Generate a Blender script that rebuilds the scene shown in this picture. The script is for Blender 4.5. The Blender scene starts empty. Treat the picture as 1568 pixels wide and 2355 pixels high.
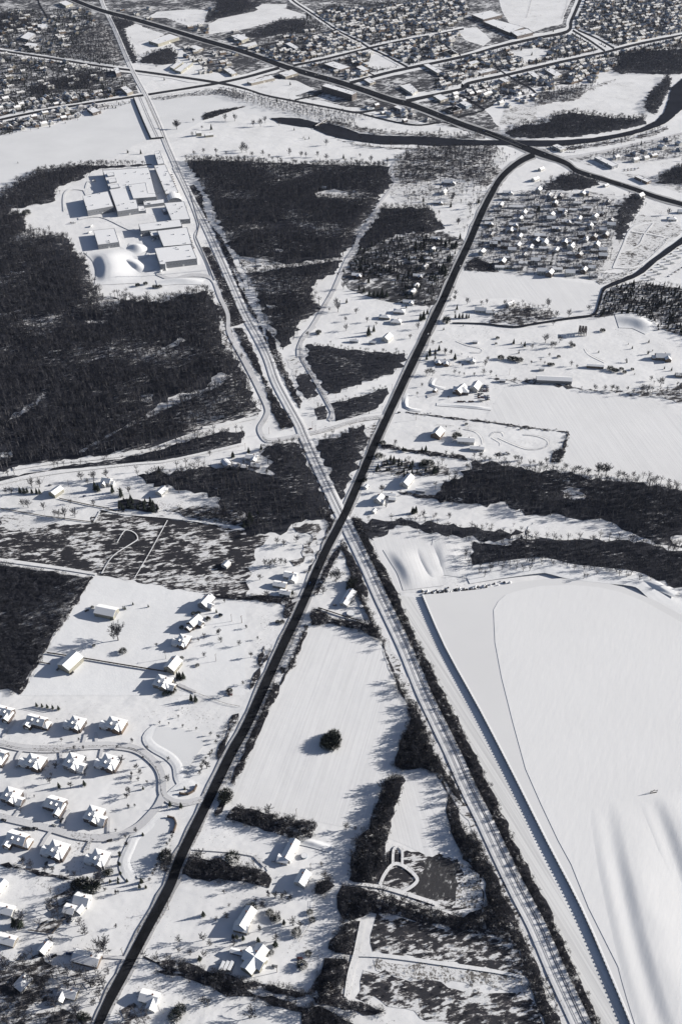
import bpy, math, random
from mathutils import Vector, Matrix, noise
from mathutils.geometry import tessellate_polygon, delaunay_2d_cdt
random.seed(11)
SC = bpy.context.scene
COL = SC.collection
R = math.radians

# ------------------------------------------------------------------ camera, sky, sun, exposure
PITCH, FOC, HCAM = R(38.8), 2150.0, 700.0
cam_d = bpy.data.cameras.new("camera")
cam = bpy.data.objects.new("camera", cam_d); COL.objects.link(cam)
cam.location = (0, 0, HCAM); cam.rotation_euler = (R(90) - PITCH, 0, 0)
cam_d.sensor_fit = 'HORIZONTAL'; cam_d.sensor_width = 36; cam_d.lens = 36 * FOC / 1568
cam_d.clip_start = 1; cam_d.clip_end = 30000
SC.camera = cam
SUN_EL, SUN_AZ = 19.0, 12.6          # azimuth measured from +X towards +Y
world = bpy.data.worlds.new("World"); SC.world = world; world.use_nodes = True
wn = world.node_tree.nodes; wl = world.node_tree.links
bg = wn['Background']
sky = wn.new('ShaderNodeTexSky'); sky.sky_type = 'NISHITA'; sky.sun_disc = False
sky.sun_elevation = R(SUN_EL); sky.sun_rotation = R(90 - SUN_AZ)
hsv = wn.new('ShaderNodeHueSaturation'); hsv.inputs['Saturation'].default_value = 1.0; hsv.inputs['Hue'].default_value = .512
wl.new(sky.outputs[0], hsv.inputs['Color']); wl.new(hsv.outputs[0], bg.inputs[0])
bg.inputs[1].default_value = 0.046
sun_d = bpy.data.lights.new("sun", 'SUN'); sun_d.energy = 4.6; sun_d.angle = R(0.5); sun_d.color = (1, 0.955, 0.895)
sun = bpy.data.objects.new("sun", sun_d); COL.objects.link(sun)
sd = Vector((math.cos(R(SUN_EL)) * math.cos(R(SUN_AZ)), math.cos(R(SUN_EL)) * math.sin(R(SUN_AZ)), math.sin(R(SUN_EL))))
sun.rotation_euler = sd.to_track_quat('Z', 'Y').to_euler(); sun.location = (2000, 1500, 1500)
SC.view_settings.view_transform = 'Standard'; SC.view_settings.look = 'None'
SC.view_settings.exposure = 0.73; SC.view_settings.gamma = 1
SC.render.engine = 'CYCLES'
SC.cycles.max_bounces = 3; SC.cycles.diffuse_bounces = 2; SC.cycles.glossy_bounces = 1

# ------------------------------------------------------------------ survey: plan sheets -> ground metres
SH = {}
for i, oy in enumerate((0, 600, 1200, 1850, 2450, 3055)):
    for j, ox in enumerate((0, 800, 1600)):
        SH['ABCDEF'[i] + str(j + 1)] = (ox * .6272, oy * .6272)
CP, SP = math.cos(PITCH), math.sin(PITCH)
def G(x, y, z=0.0):
    u = (x - 784) / FOC; v = (y - 1177.5) / FOC
    t = (HCAM - z) / (SP + v * CP)
    return Vector((u * t, (CP - v * SP) * t, z))
def scl(y): return CP * (y + 550) / HCAM       # plan px per metre across at sheet row y
SH['Z'] = (782.7, 1287.6)
PC = {}
def pts(s):
    """'B1 10,20 30,40 C2 ...' -> points in sheet px; where neighbouring sheets overlap, points running backwards are dropped"""
    if s in PC: return PC[s]
    out = []; ox = oy = 0; k = .36; fresh = False
    for t in s.split():
        if t in SH: ox, oy = SH[t]; k = .5008 if t == 'Z' else .36; fresh = len(out) > 1
        elif t == 'P': ox = oy = 0; k = 1; fresh = False
        else:
            q = [float(w) for w in t.split(',')]; p = (ox + q[0] * k, oy + q[1] * k) + tuple(q[2:])
            if fresh:
                u, v = out[-2], out[-1]; d0 = (v[0] - u[0], v[1] - u[1]); d1 = (p[0] - v[0], p[1] - v[1])
                if math.hypot(*d1) < 14: continue
                if math.hypot(*d1) < 85 and d0[0] * d1[0] + d0[1] * d1[1] < -.3 * math.hypot(*d0) * math.hypot(*d1): continue
                fresh = False
            out.append(p)
    PC[s] = out; return out
def gp(s, z=0): return [G(p[0], p[1], z) for p in pts(s)]

# ------------------------------------------------------------------ materials
MATS = {}
def newmat(name):
    m = bpy.data.materials.new(name); m.use_nodes = True; MATS[name] = m
    b = m.node_tree.nodes['Principled BSDF']; b.inputs['Specular IOR Level'].default_value = .15
    b.inputs['Roughness'].default_value = .8
    return m, m.node_tree.nodes, m.node_tree.links, b
def noise_node(n, l, scale, detail=4, rot=0, stretch=(1, 1, 1), rough=.6):
    g = n.new('ShaderNodeNewGeometry'); mp = n.new('ShaderNodeMapping')
    
    m2 = n.new('ShaderNodeMapping'); m2.inputs['Scale'].default_value = stretch; mp.inputs['Rotation'].default_value = (0, 0, -rot)
    t = n.new('ShaderNodeTexNoise'); t.inputs['Scale'].default_value = scale; t.inputs['Detail'].default_value = detail
    t.inputs['Roughness'].default_value = rough
    l.new(g.outputs['Position'], mp.inputs[0]); l.new(mp.outputs[0], m2.inputs[0]); l.new(m2.outputs[0], t.inputs['Vector'])
    return t
def ramp(n, l, src, stops):
    r = n.new('ShaderNodeValToRGB'); e = r.color_ramp.elements
    while len(e) > 1: e.remove(e[-1])
    e[0].position = stops[0][0]; e[0].color = (*stops[0][1], 1)
    for p, c in stops[1:]:
        q = e.new(p); q.color = (*c, 1)
    l.new(src, r.inputs[0]); return r
def mixc(n, l, f, a, b):
    m = n.new('ShaderNodeMix'); m.data_type = 'RGBA'
    if isinstance(f, float): m.inputs[0].default_value = f
    else: l.new(f, m.inputs[0])
    for k, s in ((6, a), (7, b)):
        if isinstance(s, tuple): m.inputs[k].default_value = (*s, 1)
        else: l.new(s, m.inputs[k])
    return m.outputs[2]
SNOW = (.805, .805, .805)
def snow_mat(name, base=SNOW, var=.04, bump=(.05, 1.2, 0, (1, 1, 1)), rows=None, flecks=0.0, roll=0.0):
    m, n, l, b = newmat(name)
    t = noise_node(n, l, .012, 5)
    lo = tuple(c - var for c in base); hi = tuple(min(.9, c + var * .6) for c in base)
    c = ramp(n, l, t.outputs[0], [(.35, lo), (.65, hi)]).outputs[0]
    if flecks:
        f = noise_node(n, l, .55, 6, rough=.75); g2 = noise_node(n, l, .02, 3)
        mm = n.new('ShaderNodeMath'); mm.operation = 'MULTIPLY_ADD'; mm.inputs[1].default_value = .5
        l.new(g2.outputs[0], mm.inputs[0]); l.new(f.outputs[0], mm.inputs[2])
        fr = ramp(n, l, mm.outputs[0], [(.86 - flecks, (0, 0, 0)), (.97 - flecks, (1, 1, 1))])
        c = mixc(n, l, fr.outputs[0], c, (.13, .12, .115))
    if rows:
        rot, st, sc, amt = rows
        f = noise_node(n, l, sc, 3, rot, st)
        fr = ramp(n, l, f.outputs[0], [(.4, (0, 0, 0)), (.62, (amt, amt, amt))])
        c = mixc(n, l, fr.outputs[0], c, (.34, .34, .35))
    l.new(c, b.inputs['Base Color'])
    st, sc, rot, stretch = bump
    f = noise_node(n, l, sc, 4, rot, stretch)
    bp = n.new('ShaderNodeBump'); bp.inputs['Strength'].default_value = 1; bp.inputs['Distance'].default_value = st
    l.new(f.outputs[0], bp.inputs['Height'])
    if roll:
        f2 = noise_node(n, l, .022, 3, R(20), (1, 1.6, 1)); b2 = n.new('ShaderNodeBump'); b2.inputs['Distance'].default_value = roll
        l.new(f2.outputs[0], b2.inputs['Height']); l.new(b2.outputs[0], bp.inputs['Normal'])
    l.new(bp.outputs[0], b.inputs['Normal'])
    return m
def mottle_mat(name, lo, hi, scale=.12, dark=(.035, .032, .032), snow=SNOW, rot=0, stretch=(1, 1, 1), mid=(.12, .11, .11), fine=.9, grad=.03, gamp=.55):
    """dark brush breaking through snow: dark below lo, snow above hi"""
    m, n, l, b = newmat(name)
    t = noise_node(n, l, scale, 8, rot, stretch, .72)
    f2 = noise_node(n, l, grad, 3)
    mm = n.new('ShaderNodeMath'); mm.operation = 'MULTIPLY_ADD'; mm.inputs[1].default_value = gamp
    s2 = n.new('ShaderNodeMath'); s2.operation = 'SUBTRACT'; s2.inputs[1].default_value = .5
    l.new(f2.outputs[0], s2.inputs[0]); l.new(s2.outputs[0], mm.inputs[0]); l.new(t.outputs[0], mm.inputs[2])
    r = ramp(n, l, mm.outputs[0], [(0, dark), (lo, dark), ((lo + hi) / 2, mid), (hi, snow)])
    f = noise_node(n, l, fine, 5, rough=.8)
    k = ramp(n, l, f.outputs[0], [(.3, (.6, .6, .6)), (.6, (1, 1, 1))])
    mu = n.new('ShaderNodeMix'); mu.data_type = 'RGBA'; mu.blend_type = 'MULTIPLY'; mu.inputs[0].default_value = 1
    l.new(r.outputs[0], mu.inputs[6]); l.new(k.outputs[0], mu.inputs[7])
    l.new(mu.outputs[2], b.inputs['Base Color'])
    bp = n.new('ShaderNodeBump'); bp.inputs['Distance'].default_value = .25
    l.new(t.outputs[0], bp.inputs['Height']); l.new(bp.outputs[0], b.inputs['Normal'])
    return m
def plain(name, col, var=.25, scale=.6, rough=.8, spec=.15, tgt=None):
    m, n, l, b = newmat(name)
    t = noise_node(n, l, scale, 5)
    c = ramp(n, l, t.outputs[0], [(.3, tuple(q * (1 - var) for q in col)), (.7, tuple(min(.9, q * (1 + var)) for q in col))])
    l.new(c.outputs[0], b.inputs['Base Color']); b.inputs['Roughness'].default_value = rough
    b.inputs['Specular IOR Level'].default_value = spec
    return m

snow_mat('snow', (.79, .79, .79), .05, flecks=-.02, roll=1.5)
snow_mat('field_snow', (.79, .79, .79), .02, (.05, .8, R(100), (.08, 1.5, 1)), rows=(R(100), (.02, 1.6, 1), .45, .17), roll=.5)
snow_mat('field_snow_b', (.79, .79, .79), .02, (.05, .8, R(75), (.08, 1.5, 1)), rows=(R(75), (.02, 1.6, 1), .45, .17), roll=.5)
snow_mat('strip_snow', (.76, .76, .75), .02, (.05, .8, R(112), (.05, 1.5, 1)), rows=(R(112), (.012, 1.2, 1), .42, .38))
snow_mat('basin_snow', (.785, .785, .785), .015, (.14, .16, R(62), (.45, 1.3, 1)))
snow_mat('ice_snow', (.725, .725, .725), .02, (.01, .3, 0, (1, 1, 1)))
snow_mat('lake_ice', (.73, .735, .74), .035, (.02, .1, 0, (1, 1, 1)))
snow_mat('yard_snow', (.785, .785, .785), .05, (.12, .5, 0, (1, 1, 1)), flecks=.01, roll=1.5)
snow_mat('road_snow', (.62, .62, .63), .08, (.06, .6, 0, (1, 1, 1)), flecks=.03)
snow_mat('slush', (.50, .50, .505), .14, flecks=.08)
snow_mat('drift_snow', (.80, .805, .81), .03, (.12, .5, 0, (1, 1, 1)), roll=.8)
snow_mat('roof_snow', (.82, .825, .835), .03, (.08, 1.5, 0, (1, 1, 1)))
mottle_mat('roof_thaw', .36, .54, .4, dark=(.06, .06, .065), mid=(.3, .3, .31), grad=.3)
mottle_mat('wood_floor', .54, .67, .16, dark=(.032, .034, .044), mid=(.16, .16, .17), rot=R(25), stretch=(.5, 1.3, 1), grad=.009, gamp=.95)
mottle_mat('wood_floor_dark', .55, .70, .2, dark=(.032, .034, .044), mid=(.12, .12, .13), rot=R(15), stretch=(.5, 1.3, 1), grad=.02)
mottle_mat('wood_floor_open', .42, .55, .16, dark=(.05, .05, .055), rot=R(20), stretch=(.5, 1.2, 1))
mottle_mat('brush_floor', .50, .62, .25, dark=(.034, .034, .042))
mottle_mat('scrub', .49, .57, .15, dark=(.034, .034, .040), rot=R(12), stretch=(.42, 1.4, 1), fine=.8)
mottle_mat('scrub_light', .36, .46, .22, dark=(.07, .065, .06), rot=R(8), stretch=(.6, 1.3, 1))
mottle_mat('scrub_near', .47, .56, .20, dark=(.040, .040, .047), rot=R(12), stretch=(.5, 1.3, 1))
mottle_mat('stubble', .42, .50, .5, dark=(.16, .15, .14), mid=(.4, .39, .38), grad=.1)
mottle_mat('town_ground', .47, .60, .045, dark=(.055, .055, .06), mid=(.24, .24, .25), rot=R(37), stretch=(1, 1.9, 1), grad=.012)
mottle_mat('dark_plot', .52, .70, .30, dark=(.055, .054, .058), mid=(.13, .13, .13), rot=R(70), stretch=(.6, 1.3, 1), grad=.05)
mottle_mat('trodden_snow', .39, .50, .10, dark=(.10, .10, .105), mid=(.4, .4, .41), rot=R(5), stretch=(.6, 1.3, 1))
plain('asphalt', (.018, .019, .022), .45, .05, .9, 0)
plain('asphalt_worn', (.034, .035, .039), .3, .1, .9, 0)
plain('road_line', (.35, .34, .28), .2)
plain('ballast', (.23, .22, .225), .5, .9)
plain('steel_rail', (.055, .05, .052), .2)
plain('water', (.022, .024, .031), .2, .02, .8, 0)
plain('bark', (.115, .112, .118), .3, .8)
plain('twig', (.040, .042, .054), .5, .08)
plain('thicket_twig', (.036, .038, .048), .5, .15)
plain('needle', (.026, .033, .026), .4, .9)
plain('needle_snow', (.5, .52, .55), .4, .9)
plain('conifer_dark', (.020, .026, .022), .4, .9)
for nm, c in dict(wall_white=(.46, .455, .44), wall_tan=(.23, .21, .18), wall_brick=(.10, .085, .08), wall_grey=(.22, .22, .23), wall_blue=(.22, .26, .31),
                  wall_brown=(.15, .115, .09), wall_metal=(.24, .25, .27), wall_cream=(.27, .26, .22), concrete=(.36, .35, .33)).items(): plain(nm, c, .12, .5)
plain('glass_dark', (.02, .022, .028), .1, .5, .1, .5)
plain('trim_white', (.66, .66, .65), .05)
plain('door_dark', (.09, .06, .05), .1)
plain('chimney_brick', (.16, .10, .085), .3, 2)
plain('galvanised', (.32, .33, .35), .15, .3, .45, .4)
plain('timber_pole', (.10, .08, .065), .2)
plain('rubber', (.02, .02, .02), .1)
plain('stone_dark', (.10, .10, .105), .5, .25)
for nm, c in dict(car_black=(.02, .02, .023), car_white=(.7, .7, .7), car_grey=(.18, .19, .2), car_red=(.09, .03, .03), car_blue=(.04, .07, .16)).items(): plain(nm, c, .03, .5, .35, .5)

# ------------------------------------------------------------------ mesh builder
class MB:
    def __init__(s): s.v = []; s.f = []; s.m = []
    def quad(s, *p, m=0):
        i = len(s.v); s.v += [tuple(q) for q in p]; s.f.append(tuple(range(i, i + len(p)))); s.m.append(m)
    def box(s, c, d, rz=0, m=0, taper=1.0):
        hx, hy, hz = d[0] / 2, d[1] / 2, d[2] / 2; i = len(s.v); cs, sn = math.cos(rz), math.sin(rz)
        for z, k in ((-hz, 1), (hz, taper)):
            for x, y in ((-hx, -hy), (hx, -hy), (hx, hy), (-hx, hy)):
                x *= k; y *= k
                s.v.append((c[0] + x * cs - y * sn, c[1] + x * sn + y * cs, c[2] + z))
        for f in ((3, 2, 1, 0), (4, 5, 6, 7), (0, 1, 5, 4), (1, 2, 6, 5), (2, 3, 7, 6), (3, 0, 4, 7)):
            s.f.append(tuple(i + q for q in f)); s.m.append(m)
    def tube(s, a, b, r0, r1, n=3, m=0):
        a = Vector(a); b = Vector(b); d = (b - a)
        if d.length < 1e-6: return
        d.normalize(); u = d.orthogonal().normalized(); w = d.cross(u); i = len(s.v)
        for c, r in ((a, r0), (b, r1)):
            for k in range(n):
                t = 2 * math.pi * k / n; s.v.append(tuple(c + (u * math.cos(t) + w * math.sin(t)) * r))
        for k in range(n):
            s.f.append((i + k, i + (k + 1) % n, i + n + (k + 1) % n, i + n + k)); s.m.append(m)
    def cyl(s, c, r, h, n=12, m=0, r2=None):
        i = len(s.v); r2 = r if r2 is None else r2
        for z, rr in ((0, r), (h, r2)):
            for k in range(n):
                t = 2 * math.pi * k / n; s.v.append((c[0] + rr * math.cos(t), c[1] + rr * math.sin(t), c[2] + z))
        for k in range(n):
            s.f.append((i + k, i + (k + 1) % n, i + n + (k + 1) % n, i + n + k)); s.m.append(m)
        s.f.append(tuple(i + n + k for k in range(n))); s.m.append(m)
    def prism(s, poly, z0, z1, m=0, mtop=None):
        n = len(poly); i = len(s.v)
        area = sum(poly[k][0] * poly[(k + 1) % n][1] - poly[(k + 1) % n][0] * poly[k][1] for k in range(n))
        if area < 0: poly = poly[::-1]
        s.v += [(p[0], p[1], z0) for p in poly] + [(p[0], p[1], z1) for p in poly]
        for k in range(n):
            s.f.append((i + k, i + (k + 1) % n, i + n + (k + 1) % n, i + n + k)); s.m.append(m)
        for t in tessellate_polygon([[Vector((p[0], p[1], 0)) for p in poly]]):
            a, b, c = (Vector(poly[q][:2]) for q in t)
            if (b - a).cross(c - a) < 0: t = (t[0], t[2], t[1])
            s.f.append(tuple(i + n + q for q in t)); s.m.append(m if mtop is None else mtop)
    def mesh(s, name, mats):
        me = bpy.data.meshes.new(name); me.from_pydata(s.v, [], s.f)
        for q in mats: me.materials.append(MATS[q])
        if len(mats) > 1: me.polygons.foreach_set('material_index', s.m)
        me.update(); return me
    def build(s, name, mats, parent=None, kind=None):
        if isinstance(mats, str): mats = [mats]
        o = bpy.data.objects.new(name, s.mesh(name, mats)); COL.objects.link(o)
        if parent: o.parent = parent
        if kind: o['kind'] = kind
        return o
def empty(name, loc, rz=0):
    o = bpy.data.objects.new(name, None); COL.objects.link(o); o.location = loc; o.rotation_euler = (0, 0, rz); o.empty_display_size = 1; return o

# ------------------------------------------------------------------ labels
LANDMARKS = []     # (sheet x, sheet y, phrase)
THINGS = []        # things waiting for a label: (object, look, category, group, x, y, maxrank)
def later(o, look, cat, group, loc): THINGS.append((o, look, cat, group, loc[0], loc[1]))
def tag(o, label, cat, group=None):
    o['label'] = label; o['category'] = cat
    if group: o['group'] = group
ORD = 'nearest second third fourth fifth sixth seventh eighth ninth tenth eleventh twelfth'.split()
def name_all():
    lm = [(G(x, y), t) for x, y, t in LANDMARKS]
    cells = {}
    for th in THINGS:
        o, look, cat, group, x, y = th
        k = min(range(len(lm)), key=lambda i: (lm[i][0].x - x) ** 2 + (lm[i][0].y - y) ** 2)
        cells.setdefault((cat, k), []).append(th)
    for (cat, k), L in cells.items():
        c, t = lm[k]
        L.sort(key=lambda th: (th[4] - c.x) ** 2 + (th[5] - c.y) ** 2)
        for i, (o, look, cat, group, x, y) in enumerate(L):
            if i < 12: lab = "%s, %s %s" % (look, 'nearest' if i == 0 else ORD[i] + ' nearest', t)
            else:
                dx, dy = x - c.x, y - c.y
                side = ('right of' if dx > 0 else 'left of') if abs(dx) > abs(dy) * .6 else ('beyond' if dy > 0 else 'in front of')
                lab = "%s out %s %s" % (look, side, t)
            o['label'] = ' '.join(lab.split()); o['category'] = cat; o['group'] = group

# ------------------------------------------------------------------ ground sheets
ZL = [-0.48]
def nz():
    ZL[0] += .004; return ZL[0]
def jag(P, amp, step):
    """subdivide and roughen an outline, in metres"""
    out = []; n = len(P)
    for i in range(n):
        a, b = P[i], P[(i + 1) % n]; L = (b - a).length; k = max(1, int(L / step))
        nrm = Vector((-(b - a).y, (b - a).x, 0)).normalized() if L > 0 else Vector((0, 0, 0))
        for j in range(k):
            q = a.lerp(b, j / k)
            out.append(q + nrm * (amp * noise.noise(Vector((q.x * .09, q.y * .09, 3.1))) * 2 + (random.random() - .5) * amp * .5))
    return out
def sheet(name, s, mat, amp=0, step=8, z=None, kind='structure'):
    P = gp(s) if isinstance(s, str) else s
    P0 = P
    if amp: P = jag(P, amp, step)
    z = nz() if z is None else z
    me = bpy.data.meshes.new(name)
    vs, _, tris = delaunay_2d_cdt([Vector((p.x, p.y)) for p in P], [], [list(range(len(P)))], 1, 1e-3)[:3]
    fs = []
    for t in tris:
        q0, q1, q2 = (vs[q] for q in t)
        fs.append(tuple(t) if (q1 - q0).cross(q2 - q0) > 0 else (t[0], t[2], t[1]))
    me.from_pydata([(p.x, p.y, z) for p in vs], [], fs); me.materials.append(MATS[mat]); me.update()
    o = bpy.data.objects.new(name, me); COL.objects.link(o); o['kind'] = kind
    return P0
def smooth_line(P, n=4):
    out = []
    for i in range(len(P) - 1):
        p0 = P[max(0, i - 1)]; p1 = P[i]; p2 = P[i + 1]; p3 = P[min(len(P) - 1, i + 2)]
        for j in range(n):
            t = j / n
            out.append(tuple(.5 * ((2 * b) + (-a + c) * t + (2 * a - 5 * b + 4 * c - d) * t * t + (-a + 3 * b - 3 * c + d) * t ** 3) for a, b, c, d in zip(p0, p1, p2, p3)))
    out.append(tuple(P[-1])); return out
CLEAR = []   # polygons without trees
CENTRES = []   # (segment a, segment b, radius) kept clear of trees and houses
def line_of(s, w=None, smooth=4):
    P = [p if len(p) > 2 else (p[0], p[1], w) for p in pts(s)]
    return smooth_line(P, smooth) if smooth else P
RZ = [0]
def ribbon(name, s, mat, w=None, z=.2, smooth=4, keep=1.0, prof=None, kind='structure', amp=0, wk=1):
    """road along a surveyed centre line; third number = width in sheet px across the line"""
    RZ[0] += .0025; z += RZ[0]
    L = line_of(s, w, smooth); mb = MB(); rows = []
    for i, p in enumerate(L):
        a = L[max(0, i - 1)]; b = L[min(len(L) - 1, i + 1)]
        d = Vector((b[0] - a[0], b[1] - a[1])).normalized(); nx, ny = -d.y, d.x
        h = p[2] / 2 * wk
        l, r = G(p[0] + nx * h, p[1] + ny * h, z), G(p[0] - nx * h, p[1] - ny * h, z)
        if amp:
            c = (l + r) / 2
            l += (l - c) * amp * noise.noise(l * .11); r += (r - c) * amp * noise.noise(r * .11)
        rows.append((l, r))
    for i in range(len(rows) - 1):
        (l0, r0), (l1, r1) = rows[i], rows[i + 1]
        mb.quad(l0, r0, r1, l1)
        if keep:
            CENTRES.append(((l0 + r0) / 2, (l1 + r1) / 2, (l0 - r0).length / 2 * keep + 2))
    me_o = mb.build(name, mat, kind=kind)
    # face up
    me = me_o.data
    if me.polygons[0].normal.z < 0: me.flip_normals()
    return [(l + r) / 2 for l, r in rows], rows
def gline(s, smooth=3, z=0): return [G(p[0], p[1], z) for p in line_of(s, 1, smooth)]
def down(L):
    t = L[-1] - L[0]; return -1 if t.y < 0 and abs(t.y) > abs(t.x) * .6 else 1
def sweep(name, line, prof, mat, z=0, kind=None, parent=None, taper=True, vary=0, sub=6):
    """cross-section prof [(offset m to the right of travel, height)] swept along a ground line"""
    L = []
    for i in range(len(line) - 1):
        k = max(1, int((line[i + 1] - line[i]).length / sub))
        L += [line[i].lerp(line[i + 1], j / k) for j in range(k)]
    L.append(line[-1]); n = len(L); mb = MB(); w = len(prof); fl = down(line)
    for i, p in enumerate(L):
        d = L[min(n - 1, i + 1)] - L[max(0, i - 1)]; d.z = 0; d.normalize(); r = Vector((d.y, -d.x, 0)) * fl
        k = 1.0
        if taper: k = sm(max(0, min(1, i / (n * .36 + 1), (n - 1 - i) / (n * .2 + 1))))
        for off, h in prof:
            q = p + r * off
            mb.v.append((q.x, q.y, z + h * k * (1 + vary * noise.noise(q * .05) * 2)))
    for i in range(n - 1):
        for j in range(w - 1):
            a = i * w + j; mb.f.append((a, a + w, a + w + 1, a + 1)); mb.m.append(0)
    o = mb.build(name, mat, parent=parent, kind=kind)
    if o.data.polygons[0].normal.z < 0: o.data.flip_normals()
    for p in o.data.polygons: p.use_smooth = len(prof) > 6
    return o

def sm(t): return t * t * (3 - 2 * t)
def prof_smooth(keys, n=24):
    out = []
    for i in range(n + 1):
        x = keys[0][0] + (keys[-1][0] - keys[0][0]) * i / n
        for (a, ha), (b, hb) in zip(keys, keys[1:]):
            if a <= x <= b + 1e-6: out.append((x, ha + (hb - ha) * sm((x - a) / (b - a)))); break
    return out
def inside(p, P):
    c = False; x, y = p[0], p[1]; j = len(P) - 1
    for i in range(len(P)):
        a, b = P[i], P[j]
        if (a.y > y) != (b.y > y) and x < (b.x - a.x) * (y - a.y) / (b.y - a.y) + a.x: c = not c
        j = i
    return c
def segd(p, a, b):
    ab = b - a; t = max(0, min(1, ((p.x - a.x) * ab.x + (p.y - a.y) * ab.y) / max(1e-6, ab.x ** 2 + ab.y ** 2)))
    return math.hypot(p.x - a.x - ab.x * t, p.y - a.y - ab.y * t)
CELL = 60.0; CGRID = {}
def index_centres():
    for a, b, r in CENTRES:
        x0, x1 = sorted((a.x, b.x)); y0, y1 = sorted((a.y, b.y))
        for i in range(int((x0 - r) // CELL), int((x1 + r) // CELL) + 1):
            for j in range(int((y0 - r) // CELL), int((y1 + r) // CELL) + 1):
                CGRID.setdefault((i, j), []).append((a, b, r))
def near_road(p, extra=0):
    for a, b, r in CGRID.get((int(p.x // CELL), int(p.y // CELL)), ()):
        if segd(p, a, b) < r + extra: return True
    return False
FOOT = []    # (x, y, radius) buildings
FGRID = {}
def footprint(x, y, r):
    FOOT.append((x, y, r))
    for i in range(int((x - r) // CELL), int((x + r) // CELL) + 1):
        for j in range(int((y - r) // CELL), int((y + r) // CELL) + 1): FGRID.setdefault((i, j), []).append((x, y, r))
def near_foot(p, extra=0):
    return any(math.hypot(p.x - x, p.y - y) < r + extra for x, y, r in FGRID.get((int(p.x // CELL), int(p.y // CELL)), ()))

def wood_outline(s, h):
    """ground outline of a wood surveyed along its tree tops: the far edge moves towards the trunks"""
    L = pts(s); n = len(L); ar = sum(L[i][0] * L[(i + 1) % n][1] - L[(i + 1) % n][0] * L[i][1] for i in range(n)); sg = 1 if ar > 0 else -1; out = []
    for i, p in enumerate(L):
        a, b = L[i - 1], L[(i + 1) % n]; d = Vector((b[0] - a[0], b[1] - a[1]))
        ny = (-d.x * sg / d.length) if d.length > 0 else 0
        out.append(G(p[0], p[1], h * max(0, -ny)))
    for q in out: q.z = 0
    return out

# ------------------------------------------------------------------ the ground
g = MB(); N = 24
for i in range(N):
    for j in range(N):
        x0, x1 = -5000 + 10000 * i / N, -5000 + 10000 * (i + 1) / N; y0, y1 = -600 + 9600 * j / N, -600 + 9600 * (j + 1) / N
        g.quad((x0, y0, -.5), (x1, y0, -.5), (x1, y1, -.5), (x0, y1, -.5))
g.build('ground', 'snow', kind='structure')

# town and yards: trodden, ploughed snow
for nm, s, mt in [
    ('town_ground', 'P 150,-60 690,-60 1100,-60 1640,-60 1640,110 1500,105 1400,150 1330,190 1180,205 1120,250 1150,300 1060,300 840,250 700,225 560,185 480,160 400,100 330,60 250,20', 'town_ground'),
    ('town_ground', 'P -60,-60 230,-60 300,150 320,215 0,310 -60,310', 'town_ground'),
    ('yard_ground', 'B3 250,180 640,170 1130,180 1200,250 1130,600 1030,745 700,720 160,680 200,520 270,380', 'trodden_snow'),
    ('yard_ground', 'A3 840,1010 1568,860 1640,860 1640,1240 1400,1180 1100,1080', 'trodden_snow'),
    ('yard_ground', 'B2 900,540 1100,480 1350,440 1568,420 1568,560 1400,900 1200,900 1000,860 830,800 760,700', 'town_ground'),
    ('yard_ground', 'F1 -60,320 420,240 620,400 600,500 660,780 700,900 650,1100 620,1280 -60,1280', 'yard_snow'),
    ('yard_ground', 'F1 920,790 1568,920 1568,1280 760,1280 780,1100 860,900', 'yard_snow'),
    ('yard_ground', 'P -60,1040 200,1030 420,1030 560,1010 700,1180 560,1200 230,1170 -60,1160', 'yard_snow'),
]: sheet(nm, s, mt, amp=6, step=25)

# frozen lake and basin
sheet('lake_ice', 'A1 -60,870 0,865 150,820 330,795 500,755 640,725 760,660 860,630 950,625 1200,615 1400,605 1568,640 A2 120,640 400,690 600,740 590,765 430,745 340,760 200,720 110,690 0,690 A1 1500,680 1330,700 1290,745 1300,760 1180,830 1050,865 1010,885 930,890 850,930 790,970 740,1000 600,1030 500,1070 380,1090 250,1100 150,1130 0,1210 -60,1230', 'lake_ice', amp=3, step=14)
BZ = 1.8
def plateau(name, s, mat, z0, z1, side=None):
    P = [G(p[0], p[1], z1) for p in pts(s)]; mb = MB(); n = len(P)
    vs, _, tris = delaunay_2d_cdt([Vector((p.x, p.y)) for p in P], [], [list(range(n))], 1, 1e-3)[:3]
    mb.v = [(p.x, p.y, z1) for p in vs]
    for t in tris:
        q0, q1, q2 = (vs[q] for q in t); mb.f.append(tuple(t) if (q1 - q0).cross(q2 - q0) > 0 else (t[0], t[2], t[1])); mb.m.append(0)
    for i in range(n): p, q = P[i], P[(i + 1) % n]; mb.quad((p.x, p.y, z0), (q.x, q.y, z0), (q.x, q.y, z1), (p.x, p.y, z1), m=1)
    mb.build(name, [mat, side or mat], kind='structure')
ZE = 'Z 375,160 480,400 645,700 800,1000 950,1300 1105,1600 1235,1900 1330,2130 1400,2300'
plateau('basin_ice', 'Z 1400,2300 1330,2130 1235,1900 1105,1600 950,1300 800,1000 645,700 480,400 375,160 450,155 640,135 800,105 900,92 1010,85 1180,97 1300,125 1450,190 1568,255 1800,400 1800,2300', 'ice_snow', -.5, BZ, 'stone_dark')
plateau('basin_snow', 'Z 1480,2300 1400,2130 1330,1980 1240,1800 1140,1600 1060,1400 1000,1290 920,1120 850,960 790,740 740,540 710,380 703,230 725,190 760,160 830,138 920,120 1060,115 1180,125 1290,150 1400,195 1500,250 1568,290 1800,440 1800,2300', 'basin_snow', BZ - .4, BZ + .25)
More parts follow.
